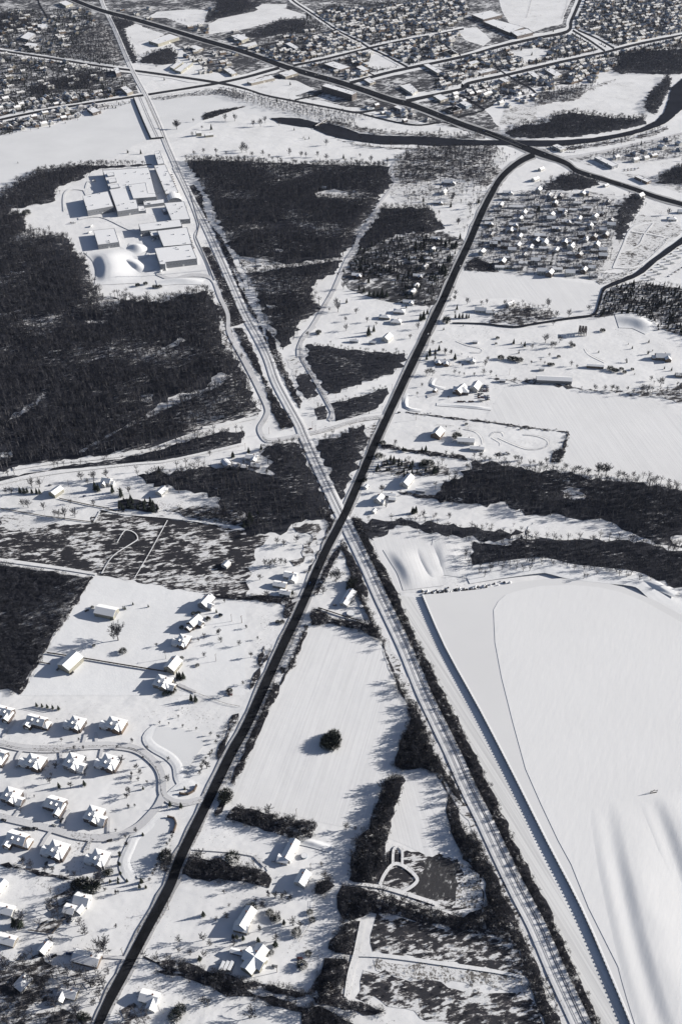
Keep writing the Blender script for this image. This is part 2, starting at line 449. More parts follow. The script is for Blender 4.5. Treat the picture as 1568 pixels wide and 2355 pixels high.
sheet('bank_snow', 'D2 1140,580 1245,590 1300,700 1568,1235 E3 80,30 560,950 F3 600,10 1230,1230 1260,1290 1070,1290 1010,1150 880,880 790,670 620,330 470,10 E3 520,1200 350,850 130,380 0,100 D2 1568,1500 1420,1220 1300,1000 1190,780', 'strip_snow')
fld = [('field', 'D2 575,765 700,775 850,800 960,830 1030,870 1060,1000 1130,1220 E2 1110,0 1200,180 1215,320 1180,480 1130,640 1060,740 1000,900 950,1010 880,1030 650,990 500,950 300,905 90,870 80,790 170,640 300,330 450,0 D2 370,1220 520,900', 'field_snow_b'),
       ('field', 'E2 1180,680 1300,645 1400,690 1480,820 1568,1000 E3 80,1220 60,1260 F2 1568,160 1400,130 1200,80 1080,30 1075,0 E2 1080,1100 1075,1000 1130,860', 'field_snow'),
       ('field', 'C3 350,520 440,370 650,385 850,400 1100,430 1568,560 1700,600 1700,1000 1568,985 1250,950 1000,910 800,860 845,665 530,630 300,590', 'field_snow'),
       ('field', 'B3 170,680 400,700 700,730 1030,770 1050,800 1020,930 960,975 830,960 500,850 200,860 110,820', 'field_snow'),
       ('field', 'D1 590,460 900,510 1330,580 1568,640 1568,1220 130,1220 290,950', 'drift_snow'),
       ('field', 'D2 990,240 1140,140 1300,150 1568,205 D3 0,190 240,235 200,370 180,460 -20,470 D2 1568,520 1300,560 1140,560 1060,420', 'field_snow')]
for nm, s, mt in fld: sheet(nm, s, mt, amp=.6, step=20)

for s in ['A3 420,70 400,0 380,-40 880,-40 830,60 800,150 700,170 620,200 580,175 470,150', 'A1 940,110 1000,70 1200,55 1330,60 1300,150 1200,160 1060,110', 'A2 0,115 230,70 330,20 560,90 560,110 400,120 180,180 -60,215 -60,150', 'A2 200,20 440,20 430,45 260,60', 'A1 800,180 860,160 1000,195 1050,215 940,260 900,300 840,240',
          'A2 80,520 180,500 360,500 500,510 620,570 480,610 300,580', 'A2 990,320 1170,420 1010,440 900,400 960,390', 'A3 640,700 900,640 960,580 1130,500 1450,490 1440,560 1360,600 1320,720 1250,740 1100,700 860,690 760,720 650,750', 'A3 120,180 260,170 350,250 300,290 180,250', 'A2 840,745 1100,770 1400,790 1560,820 1568,860 1200,850 900,830', 'A3 960,1020 1150,1100 1400,1130 1560,1060 1568,1000 1300,1040', 'B3 1280,330 1400,230 1568,300 1568,330 1400,330', 'B3 1300,720 1568,540 1800,500 1800,780 1450,760', 'B2 1380,270 1568,300 1568,480 1450,440 1370,330', 'A3 460,320 640,300 760,330 640,380 560,400']:
    CLEAR.append(sheet('open_snow', s, 'yard_snow', amp=2, step=20))
# woodland and scrub: (sheet, floor material, tree kind, spacing m, height scale)
WOODS = [
 ('bare woodland between the frozen lake and the white-roofed factory', 'P -40,450 B1 0,200 30,180 130,95 240,45 400,20 540,-10 A1 620,1040 800,1040 970,1030 975,1052 800,1062 600,1080 560,1110 530,1140 B1 548,100 370,145 340,240 75,285 40,320 -60,330', 'wood_floor_dark', 'tree', 6.4, .9),
 ('big bare woodland left of the railway below the factory', 'B1 -100,310 70,310 150,330 165,400 200,430 420,440 450,500 520,590 560,690 610,810 690,830 860,850 1000,860 1100,855 1180,815 1320,790 1360,850 1400,930 1440,1050 1490,1220 C1 1420,0 1500,180 C2 60,60 100,140 150,250 195,380 230,480 280,545 250,570 100,590 0,612 C1 1430,620 1180,700 950,772 730,800 380,850 300,850 90,900 -100,930', 'wood_floor', 'tree', 6.4, 1.05),
 ('narrow bare woodland between the two white tracks at left', 'C1 1440,645 1520,655 1568,655 C2 130,655 145,735 20,760 C1 1540,745 1290,800 1050,848 870,866 540,895 330,925 150,950 -60,1010 -60,950 150,915 300,895 370,870 600,845 900,795 1100,735 1290,680', 'wood_floor_dark', 'tree', 6.4, .85),
 ('large bare woodland around the radio tower', 'P 425,364 A2 0,1005 500,1030 1040,1040 1110,1050 B2 1100,60 1110,110 1040,205 990,300 910,400 865,520 795,570 760,680 600,765 605,880 650,905 600,980 510,1010 480,1120 400,1190 370,1100 300,950 235,800 170,690 150,600 100,560 60,480 0,370 P 480,450 455,410', 'wood_floor', 'tree', 6.4, 1.0),
 ('bare woodland right of the snowy trail', 'B2 1050,268 1360,262 1385,330 1440,370 1440,410 1360,440 1200,440 1050,490 960,530 890,540 905,480 960,400 1020,330', 'wood_floor_dark', 'tree', 6.4, .9),
 ('thin riverside woodland below the dark river', 'A2 1120,1040 1140,990 1300,930 1568,900 A3 0,900 350,890 400,950 330,1040 200,1060 0,1090 A2 1568,1110 1400,1150 1180,1170 1120,1150', 'wood_floor_open', 'tree', 11, .95),
 ('thin woodland strip above the highway bridge road', 'B2 1140,60 1300,40 1568,0 B3 150,0 380,0 420,40 360,110 300,150 160,100 0,80 B2 1500,70 1300,110 1150,110', 'wood_floor_open', 'tree', 10, .9),
 ('bare woodland patch inside the trail loop by the main road', 'C2 565,120 600,88 700,105 800,130 950,145 1200,150 1195,190 1135,290 950,340 700,432 655,370 605,270 565,190', 'wood_floor_dark', 'tree', 6.4, .6),
 ('small bare woodland left of the looping trail', 'C2 505,300 560,285 600,330 645,430 560,458 525,400', 'wood_floor_dark', 'tree', 6.4, .6),
 ('rounded bare woodland wedge above the crossing road', 'C2 705,480 900,432 1080,372 1085,420 1020,510 950,545 745,600 742,540', 'wood_floor_dark', 'tree', 6.4, .55),
 ('tiny woodland wedge below the looping trail', 'C2 612,515 680,490 705,540 690,588 640,590', 'wood_floor_dark', 'tree', 6.4, .5),
 ('triangular bare woodland between the railway and the main road', 'C2 650,712 750,690 850,640 910,618 932,640 950,730 900,870 850,970 792,1100 740,1020 690,880 620,740', 'wood_floor_dark', 'tree', 6, .7),
 ('dark woodland left of the crossing of road and railway', 'C2 280,750 480,720 520,740 590,900 640,1000 700,1130 735,1215 D2 640,80 600,95 470,125 400,185 200,190 0,60 D1 1568,50 C1 1568,1090 1400,1100 1280,1060 1000,1010 880,930 1040,915 1280,880 1568,870 C2 0,960 350,960 330,840', 'wood_floor_dark', 'tree', 6.4, .85),
 ('big bare woodland right of the main road beside the long field', 'C3 220,845 350,840 480,872 700,895 860,908 960,940 1100,960 1250,960 1400,990 1700,1030 1700,1220 D3 1700,330 1568,290 1480,270 1300,205 1150,120 1050,105 900,90 700,60 500,40 440,-20 C3 440,1170 250,1140 0,1095 C2 1568,1080 C3 70,1065 190,1055 190,1000 80,980 70,950 200,930', 'wood_floor_dark', 'tree', 6.4, .95),
 ('bare woodland above the curved rim of the frozen basin', 'D3 240,232 440,245 550,170 600,205 780,212 1000,215 1150,200 1300,212 1480,275 1700,310 1700,570 1568,545 1500,520 1400,480 1290,485 1000,455 780,395 650,390 380,425 190,455 200,370', 'wood_floor_dark', 'tree', 6.4, .8),
 ('dark hedgerow wood above the ploughed mounds', 'D2 845,88 950,92 1100,78 1300,92 1568,128 D3 0,95 240,130 440,158 550,172 440,238 200,215 0,185 D2 1568,200 1140,138 1000,110 1050,160 1150,140 970,240', 'wood_floor_dark', 'tree', 6.4, .7),
 ('bare woodland at the left edge beyond the country houses', 'D1 -80,370 0,372 300,410 580,458 440,690 300,900 200,1060 120,1205 0,1180 -80,1170', 'wood_floor', 'thicket', 4.4, 1.3),
 ('riverside woodland inside the bend of the dark river', 'A3 440,830 560,780 700,770 760,720 860,700 1000,720 1140,740 1330,740 1340,790 1150,830 900,870 600,880 470,870', 'wood_floor_dark', 'tree', 8, 1.0),
 ('woodland on the far bank of the dark river', 'A3 1330,640 1360,580 1440,500 1480,460 1500,500 1490,560 1420,690 1390,730 1330,700', 'wood_floor_dark', 'tree', 8, .9),
 ('bare woodland beyond the snowy river meadow at right', 'A3 1190,330 1340,310 1568,300 1700,300 1700,460 1480,470 1350,470 1250,460 1180,470 1120,440 1150,390', 'wood_floor_dark', 'tree', 8.5, .95),
 ('treed slope between the town and the snowy river meadow', 'A3 640,580 780,560 980,540 1150,490 1120,520 960,580 880,640 760,650 640,670', 'wood_floor_open', 'tree', 9, .9),
 ('dark copse between the main road and the highway', 'B3 720,110 800,60 900,50 1030,90 1040,130 960,160 800,165 660,165 B3 650,140', 'wood_floor_dark', 'tree', 7, .8),
 ('dark woodland at right edge below the river road', 'B3 1410,120 1430,60 1500,20 1568,0 1700,-30 1700,150 1568,120 1480,130', 'wood_floor_dark', 'tree', 7, .9),
 ('dark hedge belt beside the mobile home rows', 'B3 1140,480 1150,330 1180,240 1260,180 1330,200 1300,280 1240,370 1200,460 1170,480', 'wood_floor_dark', 'tree', 7, .7),
 ('evergreen wood at right below the truck lot', 'B3 1100,800 1270,740 1400,760 1568,780 1700,800 1700,1200 1568,1100 1430,1050 1200,960 1010,980 1050,900 1080,830', 'wood_floor_open', 'mixed', 6, .7),
 ('dark copse at the far left along the slanting road', 'A1 180,560 350,500 600,450 660,440 640,500 560,560 400,570 220,610', 'wood_floor_dark', 'tree', 8, .9),
 ('far woodland left of the railway near the top', 'A1 480,250 560,170 650,130 690,200 740,300 775,380 700,400 560,370 420,340 490,290', 'wood_floor_open', 'tree', 10, .95),
 ('dark wood beyond the snow meadow at the top', 'A1 1310,140 1380,60 1380,-60 1568,-80 A2 200,-80 190,0 290,10 200,70 0,115 A1 1568,115 1420,130', 'wood_floor_dark', 'tree', 8, .9),
 ('dark wood beside the far highway at the top left', 'A1 700,80 900,125 860,150 790,180 840,300 880,380 850,400 800,330 740,220', 'wood_floor_dark', 'tree', 8, .8),
 ('far wood around the top left corner', 'A1 -60,90 60,70 200,120 280,140 260,160 120,180 0,200 -60,200', 'wood_floor_dark', 'tree', 9, .8),
 ('far wood behind the low blocks near the top', 'A2 240,190 400,120 560,110 560,150 540,190 420,210 300,235 190,230', 'wood_floor_dark', 'tree', 9, .8),
 ('tall copse beside the railway near the warehouse', 'A1 880,390 960,330 1080,290 1130,340 1120,400 1040,410 930,400', 'wood_floor_dark', 'tree', 8, .8),
 # foreground belts
 ('dark shrub belt right of the main road', 'E2 395,0 440,0 390,130 330,250 250,440 170,620 100,745 75,735 140,600 210,430 285,250 350,100 D2 400,1150 560,770 580,770 480,1050 E2 400,40', 'brush_floor', 'belt', 2.0, .62),
 ('shrub belt left of the railway beside the big snow field', 'D2 840,480 880,500 930,590 980,720 1040,850 1100,1020 1170,1220 E2 1150,0 1200,100 1260,240 1320,370 1380,520 1430,620 1500,720 1568,880 E3 0,660 120,900 220,1120 270,1220 170,1220 80,960 E2 1568,980 1480,820 1420,700 1300,640 1170,652 1128,625 1165,480 1222,320 1200,190 1110,0 D2 1130,1210 1040,880 960,800 970,750 900,600', 'brush_floor', 'belt', 2.4, 1.0),
 ('shrub belt between the two snow fields', 'E2 1065,705 1165,685 1178,715 1140,850 1095,970 1075,1090 1060,1110 F2 1060,0 1060,60 1110,60 1060,130 1085,235 1050,262 1000,325 900,322 832,298 850,200 880,60 E2 885,1200 900,1120 960,1010 1000,900 1050,760', 'brush_floor', 'belt', 3.0, 1.2),
 ('shrub belt at the lower end of the big snow field', 'E2 105,882 300,912 500,958 645,988 590,1088 500,1098 400,1068 250,1018 40,968', 'brush_floor', 'belt', 3.0, .95),
 ('shrub belt between two lawns right of the main road', 'F2 -160,135 0,160 90,192 240,212 342,290 325,345 200,328 0,300 -160,285 -380,240 -340,140', 'brush_floor', 'belt', 3.0, 1.0),
 ('round shrub clump beside the small gabled outbuilding', 'F2 625,330 645,300 700,288 732,330 710,370 660,398 622,388', 'brush_floor', 'belt', 2.6, 1.3),
 ('broad shrub belt below the scrub loop track', 'F2 790,322 960,350 1200,440 1400,490 1568,530 F3 0,495 150,500 320,460 300,280 150,160 210,60 190,0 245,0 340,200 400,400 480,600 530,690 300,645 0,590 F2 1568,605 1200,545 960,500 925,545 790,552 768,480 758,400', 'brush_floor', 'belt', 3.0, 1.0),
 ('shrub belt left of the short snowy lane', 'F2 808,560 912,555 905,640 862,772 800,770 700,740 758,650', 'brush_floor', 'belt', 3.0, 1.1),
 ('shrub belt at the foot of the snowy lane', 'F2 680,800 800,795 850,830 830,930 800,1055 900,1090 1060,1120 1072,1150 1000,1162 800,1130 640,1090 580,1000 640,880', 'brush_floor', 'belt', 3.0, 1.1),
 ('shrub hedgerow along the bottom lane', 'F1 918,780 1000,795 1150,820 1300,860 1568,935 F2 200,938 400,975 600,1010 640,1060 500,1050 300,1010 100,985 0,970 F1 1568,990 1400,950 1150,890 1000,840 920,800', 'brush_floor', 'belt', 2.8, 1.0),
 ('lower shrub hedgerow at the bottom edge', 'F1 1000,870 1300,920 1568,1000 F2 200,1020 450,1075 700,1115 850,1200 950,1260 560,1260 530,1150 300,1070 0,1015 F1 1300,960 1100,910', 'brush_floor', 'belt', 3.0, .95),
 ('shrub belt along the lower railway on the left side', 'F3 245,0 345,200 400,330 480,500 570,680 640,830 800,1240 700,1240 600,1010 530,760 480,700 490,600 395,400 340,230 210,0', 'brush_floor', 'belt', 2.8, .9),
 ('dark shrub belt right of the railway', 'D2 850,90 900,85 960,200 1000,300 Z 235,100 320,300 420,500 520,700 620,900 710,1100 800,1300 900,1500 1000,1700 1085,1900 1190,2130 1250,2280 1180,2280 1110,2130 1010,1900 920,1700 830,1500 730,1300 635,1100 545,900 450,700 350,500 255,300 165,100 D2 1000,440 940,330 890,230', 'brush_floor', 'belt', 1.9, .52),
 ('shrub verge between main road and railway spur', 'D2 775,250 800,215 830,290 870,350 920,470 960,560 940,600 890,540 850,480 810,330', 'brush_floor', 'thicket', 3, .8),
 ('shrub verge left of the main road above the white bungalow', 'D2 680,0 745,100 700,210 650,330 600,420 560,440 620,340 690,200 700,110 650,60', 'brush_floor', 'thicket', 3.2, .8),
 ('shrub verge right of the main road near the railway crossing', 'D2 770,255 790,270 750,350 690,460 630,570 600,575 660,450 730,320', 'brush_floor', 'thicket', 3, .8),
 ('shrub belt above the big snow field', 'D2 580,700 640,660 740,720 900,745 960,760 1030,860 960,830 850,790 720,760 600,770', 'brush_floor', 'belt', 3, .9),
 ('bare tree line left of the lower highway houses', 'D2 480,140 640,110 650,160 610,270 570,340 500,380 470,360 560,300 600,190', 'wood_floor_open', 'tree', 6, .6),
 ('brushy bank between the service road and the railway', 'C2 100,0 160,0 260,220 300,330 360,430 420,520 480,620 470,640 400,650 350,540 290,350 200,200', 'brush_floor', 'thicket', 4, .9),
 ('brushy bank left of the upper railway', 'B1 1290,530 1340,530 1430,720 1568,1010 B2 60,930 C2 160,0 80,0 B2 100,1150 0,950 B1 1420,830 1380,740 1340,640', 'brush_floor', 'thicket', 4.5, .8),
 ('brushy strip between the railway and the trail', 'C2 300,0 350,60 400,180 450,310 530,470 520,520 430,360 340,180 270,0 B2 300,1180 250,1020 150,850 90,700 0,490 B1 1300,290 1290,200 1240,130 1200,140 1300,330 1420,470 1500,640 1568,780 B2 0,500 80,640 150,800 240,960 330,1200', 'brush_floor', 'thicket', 4.5, .8),
 ('low brush row at the sunny foot of the factory wood', 'B3 200,620 240,590 380,640 400,690 180,680', 'brush_floor', 'thicket', 4.5, .9),
 ('hedge of bare trees above the long white barn', 'C3 330,320 520,345 660,350 900,390 1000,405 1300,430 1568,470 1700,480 1700,330 1568,340 1500,380 1300,400 1100,390 900,370 600,330 420,318', 'wood_floor_open', 'tree', 9, .7),
 ('dark grove around the houses below the white field', 'B3 380,950 480,890 600,890 640,920 740,930 760,975 700,1000 560,1030 340,1015', 'wood_floor_open', 'tree', 7, .7),
 ('brush along the winding creek', 'B3 1568,420 1480,480 1420,540 1300,660 1160,740 1040,770 1020,750 1060,690 1200,690 1380,560 1500,440', 'scrub_light', 'thicket', 6, .7),
 ('evergreen grove beside the country lane at left', 'C1 740,1140 760,1090 880,1080 1000,1120 1010,1180 900,1180', 'wood_floor', 'conifer', 6, .8),
 ('treed yards left of the lower main road', 'F1 0,800 90,800 230,790 380,850 520,860 560,880 700,900 690,960 560,1010 420,960 330,1000 330,1090 160,1130 60,1090 -60,1080 -60,850', 'wood_floor_open', 'tree', 5.2, .75),
 ('treed corner at the lower left edge', 'F1 -60,1110 200,1120 380,1120 470,1150 600,1160 600,1260 -60,1260', 'wood_floor_open', 'tree', 5.2, .75),
 ('dark yard trees beside the small left cottages', 'F1 340,390 440,350 500,380 430,450 400,560 330,640 240,640 330,540 300,470', 'wood_floor_open', 'tree', 5.2, .7),
 ('trees at the bottom beside the main road', 'F1 770,1110 900,1120 950,1180 900,1260 750,1260', 'wood_floor_open', 'tree', 5, .8),
 ('hedge above the sloping lower subdivision yards', 'F1 -60,180 100,200 250,240 440,280 460,300 400,292 200,250 0,205 -60,200', 'brush_floor', 'thicket', 3, .8),
 ('roadside shrubs left of the main road by the subdivision', 'E1 1535,290 1500,370 1460,440 1410,560 1385,590 1390,540 1430,440 1490,300', 'brush_floor', 'thicket', 2.8, .8),
 ('roadside shrubs left of the main road by the country yards', 'D2 355,880 330,960 290,1020 245,1020 300,900 E2 270,20 240,100 210,140 200,120', 'brush_floor', 'thicket', 3, .8),
 ('shrubs on the lower verge opposite the subdivision gate', 'E1 1430,780 1470,800 1440,880 1380,950 1360,940 1400,850', 'brush_floor', 'thicket', 3, .7),
 ('thin line of brush down the country field edge', 'D1 578,458 590,465 450,690 310,900 210,1070 130,1212 118,1208 290,905 430,690', 'brush_floor', 'thicket', 3, .5),
 ('dark hedge between the two right hand fields', 'C2 1200,535 1300,545 1568,575 C3 0,552 300,588 540,622 845,662 840,672 540,640 300,604 0,570 C2 1568,588 1300,560 1200,545', 'brush_floor', 'thicket', 4, .6),
 ('short hedge and thicket at the end of the right hand field', 'C3 832,668 846,668 835,740 795,865 730,862 740,800 800,765 825,710', 'brush_floor', 'thicket', 3.5, .8),
 ('hedge above the sledding loop', 'C2 1040,740 1100,740 1200,770 1400,790 1568,810 C3 0,800 200,840 200,850 0,820 C2 1568,830 1400,800 1200,790 1050,770', 'brush_floor', 'thicket', 4, .9),
 ('conifer and oak grove beside the main road on the right', 'C2 1020,880 1100,820 1250,840 1280,900 1400,870 1480,890 1470,940 1330,950 1100,940 1000,930', 'wood_floor_open', 'mixed', 7, .75),
 ('hedge beneath the double farmhouse at right', 'C2 1150,1040 1300,1060 1450,1070 1568,1090 1568,1130 1400,1100 1170,1070', 'brush_floor', 'thicket', 4, .8),
 ('evergreen rows around the wooded bungalows', 'B2 840,640 880,590 930,640 1000,620 1130,640 1150,700 1060,720 950,690 930,760 850,690', 'wood_floor_open', 'mixed', 7, .75),
 ('dark lakeside thicket on the frozen lake point', 'A1 1290,740 1310,715 1400,692 1568,676 A2 120,640 A2 120,684 0,700 A1 1440,700 1420,770 1300,765', 'brush_floor', 'thicket', 4, 1.0),
 ('brush along the lake road on the far shore', 'A1 960,625 1100,600 1300,570 1420,560 1568,600 1560,630 1400,600 1200,610 1050,635', 'scrub_light', 'thicket', 7, 1.0),
 ('brush strip between the fields left of the crossing', 'D1 1568,40 1270,0 1050,30 1250,95 1568,140 D2 0,140 60,110 0,60', 'wood_floor_open', 'thicket', 4, .9),
 ('brush at the foot of the scrub field by the white bungalow', 'D2 -100,560 40,570 200,575 420,570 520,590 500,660 440,730 410,720 430,640 200,610 0,600 D1 1400,590', 'brush_floor', 'thicket', 3.4, .9),
 ('bare trees along the far bank of the dark river below town', 'A2 640,745 780,770 900,800 1100,830 1400,845 1568,850 A3 0,845 330,835 300,885 0,880 A2 1568,880 1250,860 1050,855 900,840 800,810 650,770', 'wood_floor_open', 'tree', 8, .75),
 ('bare trees along the near bank of the dark river below town', 'A2 760,880 900,905 1050,925 1250,930 1568,925 A3 0,935 330,925 350,950 0,965 A2 1568,960 1300,955 1050,945 880,925', 'wood_floor_open', 'tree', 9, .75),
 ('bare trees along the near bank of the river bend', 'A3 640,935 850,925 1050,900 1250,865 1380,830 1460,800 1480,820 1390,860 1250,895 1050,930 860,955 700,965', 'wood_floor_open', 'tree', 9, .75),
 ('bare tree fringe between the factory wood and the frozen lake', 'B1 0,180 60,150 240,30 400,10 540,-20 500,10 300,50 140,120 40,220', 'wood_floor_open', 'tree', 7, .7),
 ('dense bare trees left of the main road bend', 'B2 1120,480 1250,420 1380,430 1360,560 1260,640 1150,620 1060,590', 'wood_floor_open', 'tree', 8, .8),
]
SCRUB = [
 ('P -60,1190 D1 0,100 130,90 280,120 600,118 600,60 650,30 760,40 1060,80 1250,110 1568,160 D2 80,170 200,185 330,200 230,330 210,420 180,560 D1 1568,600 1400,580 850,490 600,440 350,400 0,345 -100,330', 'scrub'),
 ('F2 1190,90 1330,130 1568,160 F3 150,170 290,290 300,470 150,500 0,480 F2 1568,500 1420,460 1270,440 1170,370 1020,330 1050,240 1110,100', 'scrub'),
 ('F2 1340,150 1545,165 1545,300 1500,430 1400,430 1260,400 1260,330', 'dark_plot'),
 ('F2 1010,530 1220,560 1568,620 F3 0,600 300,650 500,690 540,790 560,920 400,880 0,830 F2 1568,850 1400,820 1200,790 980,760 970,650', 'scrub_near'),
 ('F2 990,810 1568,870 F3 0,850 540,910 600,1030 0,960 F2 1568,960 1000,880', 'stubble'),
 ('F2 930,900 1060,890 1180,930 1568,980 F3 0,960 180,990 380,1010 600,1050 690,1240 F2 1568,1290 1250,1150 1080,1090 900,1050 890,1000', 'scrub_near'),
 ('B3 1290,325 1400,330 1568,400 1568,440 1400,560 1250,660 1150,670 1060,680 1090,560 1130,490 1190,490 1240,400', 'scrub_light'),
 ('C2 430,190 520,180 560,270 500,290 490,340 440,220', 'scrub_light'), ('C2 940,640 1010,600 1030,640 960,760 930,850 870,900 940,740', 'scrub_light'),
 ('D1 0,80 120,60 300,100 270,130 150,170 0,140', 'scrub_light'),
 ('B2 1000,80 1568,120 1568,250 1380,270 1370,250 1140,240', 'scrub_light'),
 ('A3 440,690 640,640 640,760 520,790 400,790', 'scrub_light'),
 ('F3 150,165 230,230 300,330 290,480 100,480 130,400 150,300', 'stubble'),
]
SCRUB += [('Z 110,230 150,250 200,350 260,440 340,620 420,790 470,900 530,1010 640,1180 720,1350 760,1480 830,1650 900,1800 980,1990 1060,2180 1020,2180 930,1980 860,1820 790,1660 700,1480 640,1330 560,1180 480,1010 400,860 330,720 240,520 160,340', 'scrub_light')]
for s, mt in SCRUB: sheet('scrub_ground', s, mt, amp=3.5, step=5)
for w in WOODS: sheet('woodland_floor', wood_outline(w[1], (5 if w[3] not in ('thicket', 'belt') else 2.5) * w[5]), w[2], amp=(2.0 if 'narrow' in w[0] or 'wedge' in w[0] else 6) if w[3] == 'tree' else 2.2, step=6)
# clearings in the woods
CLR = ['C1 30,615 100,545 240,470 290,420 260,480 120,575', 'C1 520,220 700,165 745,150 700,185 540,228', 'C1 1000,162 1150,62 1185,80 1100,130',
       'C1 910,582 980,520 1100,440 1290,400 1390,290 1475,300 1440,352 1280,435 1150,480 1000,555', 'C1 500,797 600,740 850,600 872,612 700,692 540,792',
       'B1 620,870 780,855 770,900 640,905', 'B2 110,590 300,612 430,640 790,595 795,612 430,665 320,685 170,695 150,640', 'B2 620,182 740,160 880,190 1010,215 1000,222 800,218 630,212',
       'C1 -60,810 70,795 80,820 -60,850', 'B1 -60,970 130,935 140,945 -60,990', 'B2 340,540 430,545 400,565', 'B2 720,395 780,410 750,430', 'B2 300,900 400,910 330,930', 'B2 540,445 580,450 560,460',
       'D3 560,190 620,110 700,115 900,110 1100,140 1300,205 1150,200 1000,212 780,225', 'C3 790,1040 900,1030 960,1080 880,1110 810,1090', 'D3 1490,200 1568,195 1700,210 1700,290 1540,270', 'B1 60,690 160,685 165,700 70,705',
       'C1 320,150 400,140 300,170', 'B1 540,1000 680,1000 660,1020 560,1020', 'C1 880,440 980,430 980,470 900,470', 'B1 1420,980 1440,1100 1480,1220 1440,1220 1400,1060']
for s in CLR:
    P = sheet('clearing', s, 'scrub_light' if s[0] != 'D' else 'yard_snow', amp=3.5, step=5); CLEAR.append(P)

# the river, creek
sheet('river', 'P 622,271 A2 400,750 520,755 620,780 720,790 820,820 900,850 1050,865 1300,870 1568,890 A3 0,892 300,895 560,895 800,895 1000,880 1150,855 1300,820 1400,770 1450,720 1480,640 1500,560 1568,500 1700,420 1700,620 1568,700 1460,790 1380,820 1250,860 1050,900 850,925 640,935 500,925 300,925 0,930 A2 1568,920 1250,920 1050,920 900,900 780,880 700,860 600,815 480,800 380,780', 'water', amp=1.5, step=12, z=.9)
CLEAR.append(gp('A2 330,740 620,770 900,845 1568,885 A3 800,885 1300,800 1480,640 1568,480 1700,420 1700,640 1460,800 1050,910 500,935 0,940 A2 1250,930 900,910 600,825 330,775'))
ribbon('creek', 'B3 100,1015,5 300,1020,6 500,1040,7 640,1018,7 850,985,8 1000,962,9 1040,890,10 1070,800,12 1160,755,16 1290,700,20 1400,610,22 1568,490,24 1700,400,26', 'water', z=.8, keep=.5, amp=.5, wk=.55)

# ------------------------------------------------------------------ roads
HW0 = 'P 130,-20,10 A1 470,-5,11 640,60,12 860,120,13 1100,190,13 1300,252,14 1568,330,14 A2 200,342,15 450,430,16 800,530,17 1100,632,18 1250,672,18 1568,795,18 A3 200,795,19 400,872,20 620,962,21 820,1035,16 B3 900,45,14.5 1050,92,14 1250,155,14 1400,208,14 1568,255,14 1700,290,14'
MRD = 'A3 625,985,16 540,1025,15 460,1085,15 400,1150,15 360,1220,15.5 B3 290,310,17 205,510,18 120,690,18.5 50,850,19 C2 1350,0,19.5 1245,220,20 1150,420,20 1080,570,19.5 990,770,20 910,960,20.5 810,1190,21 D2 700,270,21 640,400,22 520,680,22.5 400,930,24 270,1220,25 E1 1568,385,24.5 1480,540,25.5 1330,850,25.5 1150,1220,26 F1 1080,350,26.5 920,650,27 780,920,27 700,1070,25.5 630,1220,24 580,1330,24'
ribbon('road_shoulder', MRD, 'slush', z=.2, keep=0, wk=1.32, amp=.35)
ribbon('road_shoulder', HW0, 'slush', z=.25, keep=0, wk=1.05, amp=.35)
ribbon('main_road', MRD, 'asphalt', z=.55, keep=1.0, wk=.82, amp=.05)
ribbon('highway', 'P 130,-20,10 A1 470,-5,11 640,60,12 860,120,13 1100,190,13 1300,252,14 1568,330,14 A2 200,342,15 450,430,16 800,530,17 1100,632,18 1250,672,18 1568,795,18 A3 200,795,19 400,872,20 620,962,21 820,1035,16 B3 900,45,14.5 1050,92,14 1250,155,14 1400,208,14 1568,255,14 1700,290,14', 'asphalt', z=.65, keep=.9, wk=.66, amp=.05)
HW = 'P 130,-20,10 A1 470,-5,11 640,60,12 860,120,13 1100,190,13 1300,252,14 1568,330,14 A2 200,342,15 450,430,16 800,530,17 1100,632,18 1250,672,18 1568,795,18 A3 200,795,19 400,872,20 620,962,21 820,1035,16 B3 900,45,14.5 1050,92,14 1250,155,14 1400,208,14 1568,255,14 1700,290,14'

ST = ['P -60,290,7 A1 0,762,7 250,710,7 500,668,7 870,612,7 1200,560,7 1390,528,8 1568,490,8 A2 100,507,8 390,430,9',
      'P -60,108,6 A1 0,320,6 300,365,6 650,420,6 1000,467,7 1390,525,8 1568,565,6 A2 300,605,6 500,645,6 750,692,6 880,715,7 1000,700,7',
      'A2 480,415,8 700,370,7 970,303,7 1200,252,6 1420,212,6 1568,180,5.5', 'A2 840,527,10 1060,467,9 1200,435,9 1568,358,9 A3 160,350,9 420,290,9 640,240,9 835,198,10 860,130,10 900,40,10 930,-40,10',
      'A2 1200,643,12 1400,600,10 1568,562,10 A3 200,530,10 450,475,9 700,415,9 900,370,8 1080,330,8 1300,275,8 1568,222,8 1700,190,8', 'A2 440,-40,5 490,10,5 600,82,5 700,150,5 760,190,5 900,262,6 970,305,6 1050,342,5 1180,410,6 1215,432,6',
      'A2 170,320,5 400,260,5 750,190,4.5', 'A3 375,415,5 440,470,5 600,560,5 640,600,4', 'A3 870,190,6 970,250,6 1075,322,6', 'A3 905,190,6 1020,240,6 1135,305,6',
      'A3 135,745,8 290,705,5 285,680,5 150,600,5', 'A1 590,170,3 460,200,3 400,230,4', 'P 110,40,5 90,5,5 80,-40,5', 'A2 490,635,5 640,600,4 680,570,4', 'A2 880,715,4 1150,780,5 1300,795,5 1420,775,5', 'A3 155,350,5 60,290,4 0,250,4', 'A2 860,410,4 1000,480,4']
for s in ST[:6] + ST[8:10]: ribbon('street', s, 'asphalt_worn', z=.36, keep=1.15, wk=.72, amp=.2)
for s in ST[6:8] + ST[10:]: ribbon('lane', s, 'asphalt_worn', z=.30, keep=1.15, wk=.7, amp=.35)
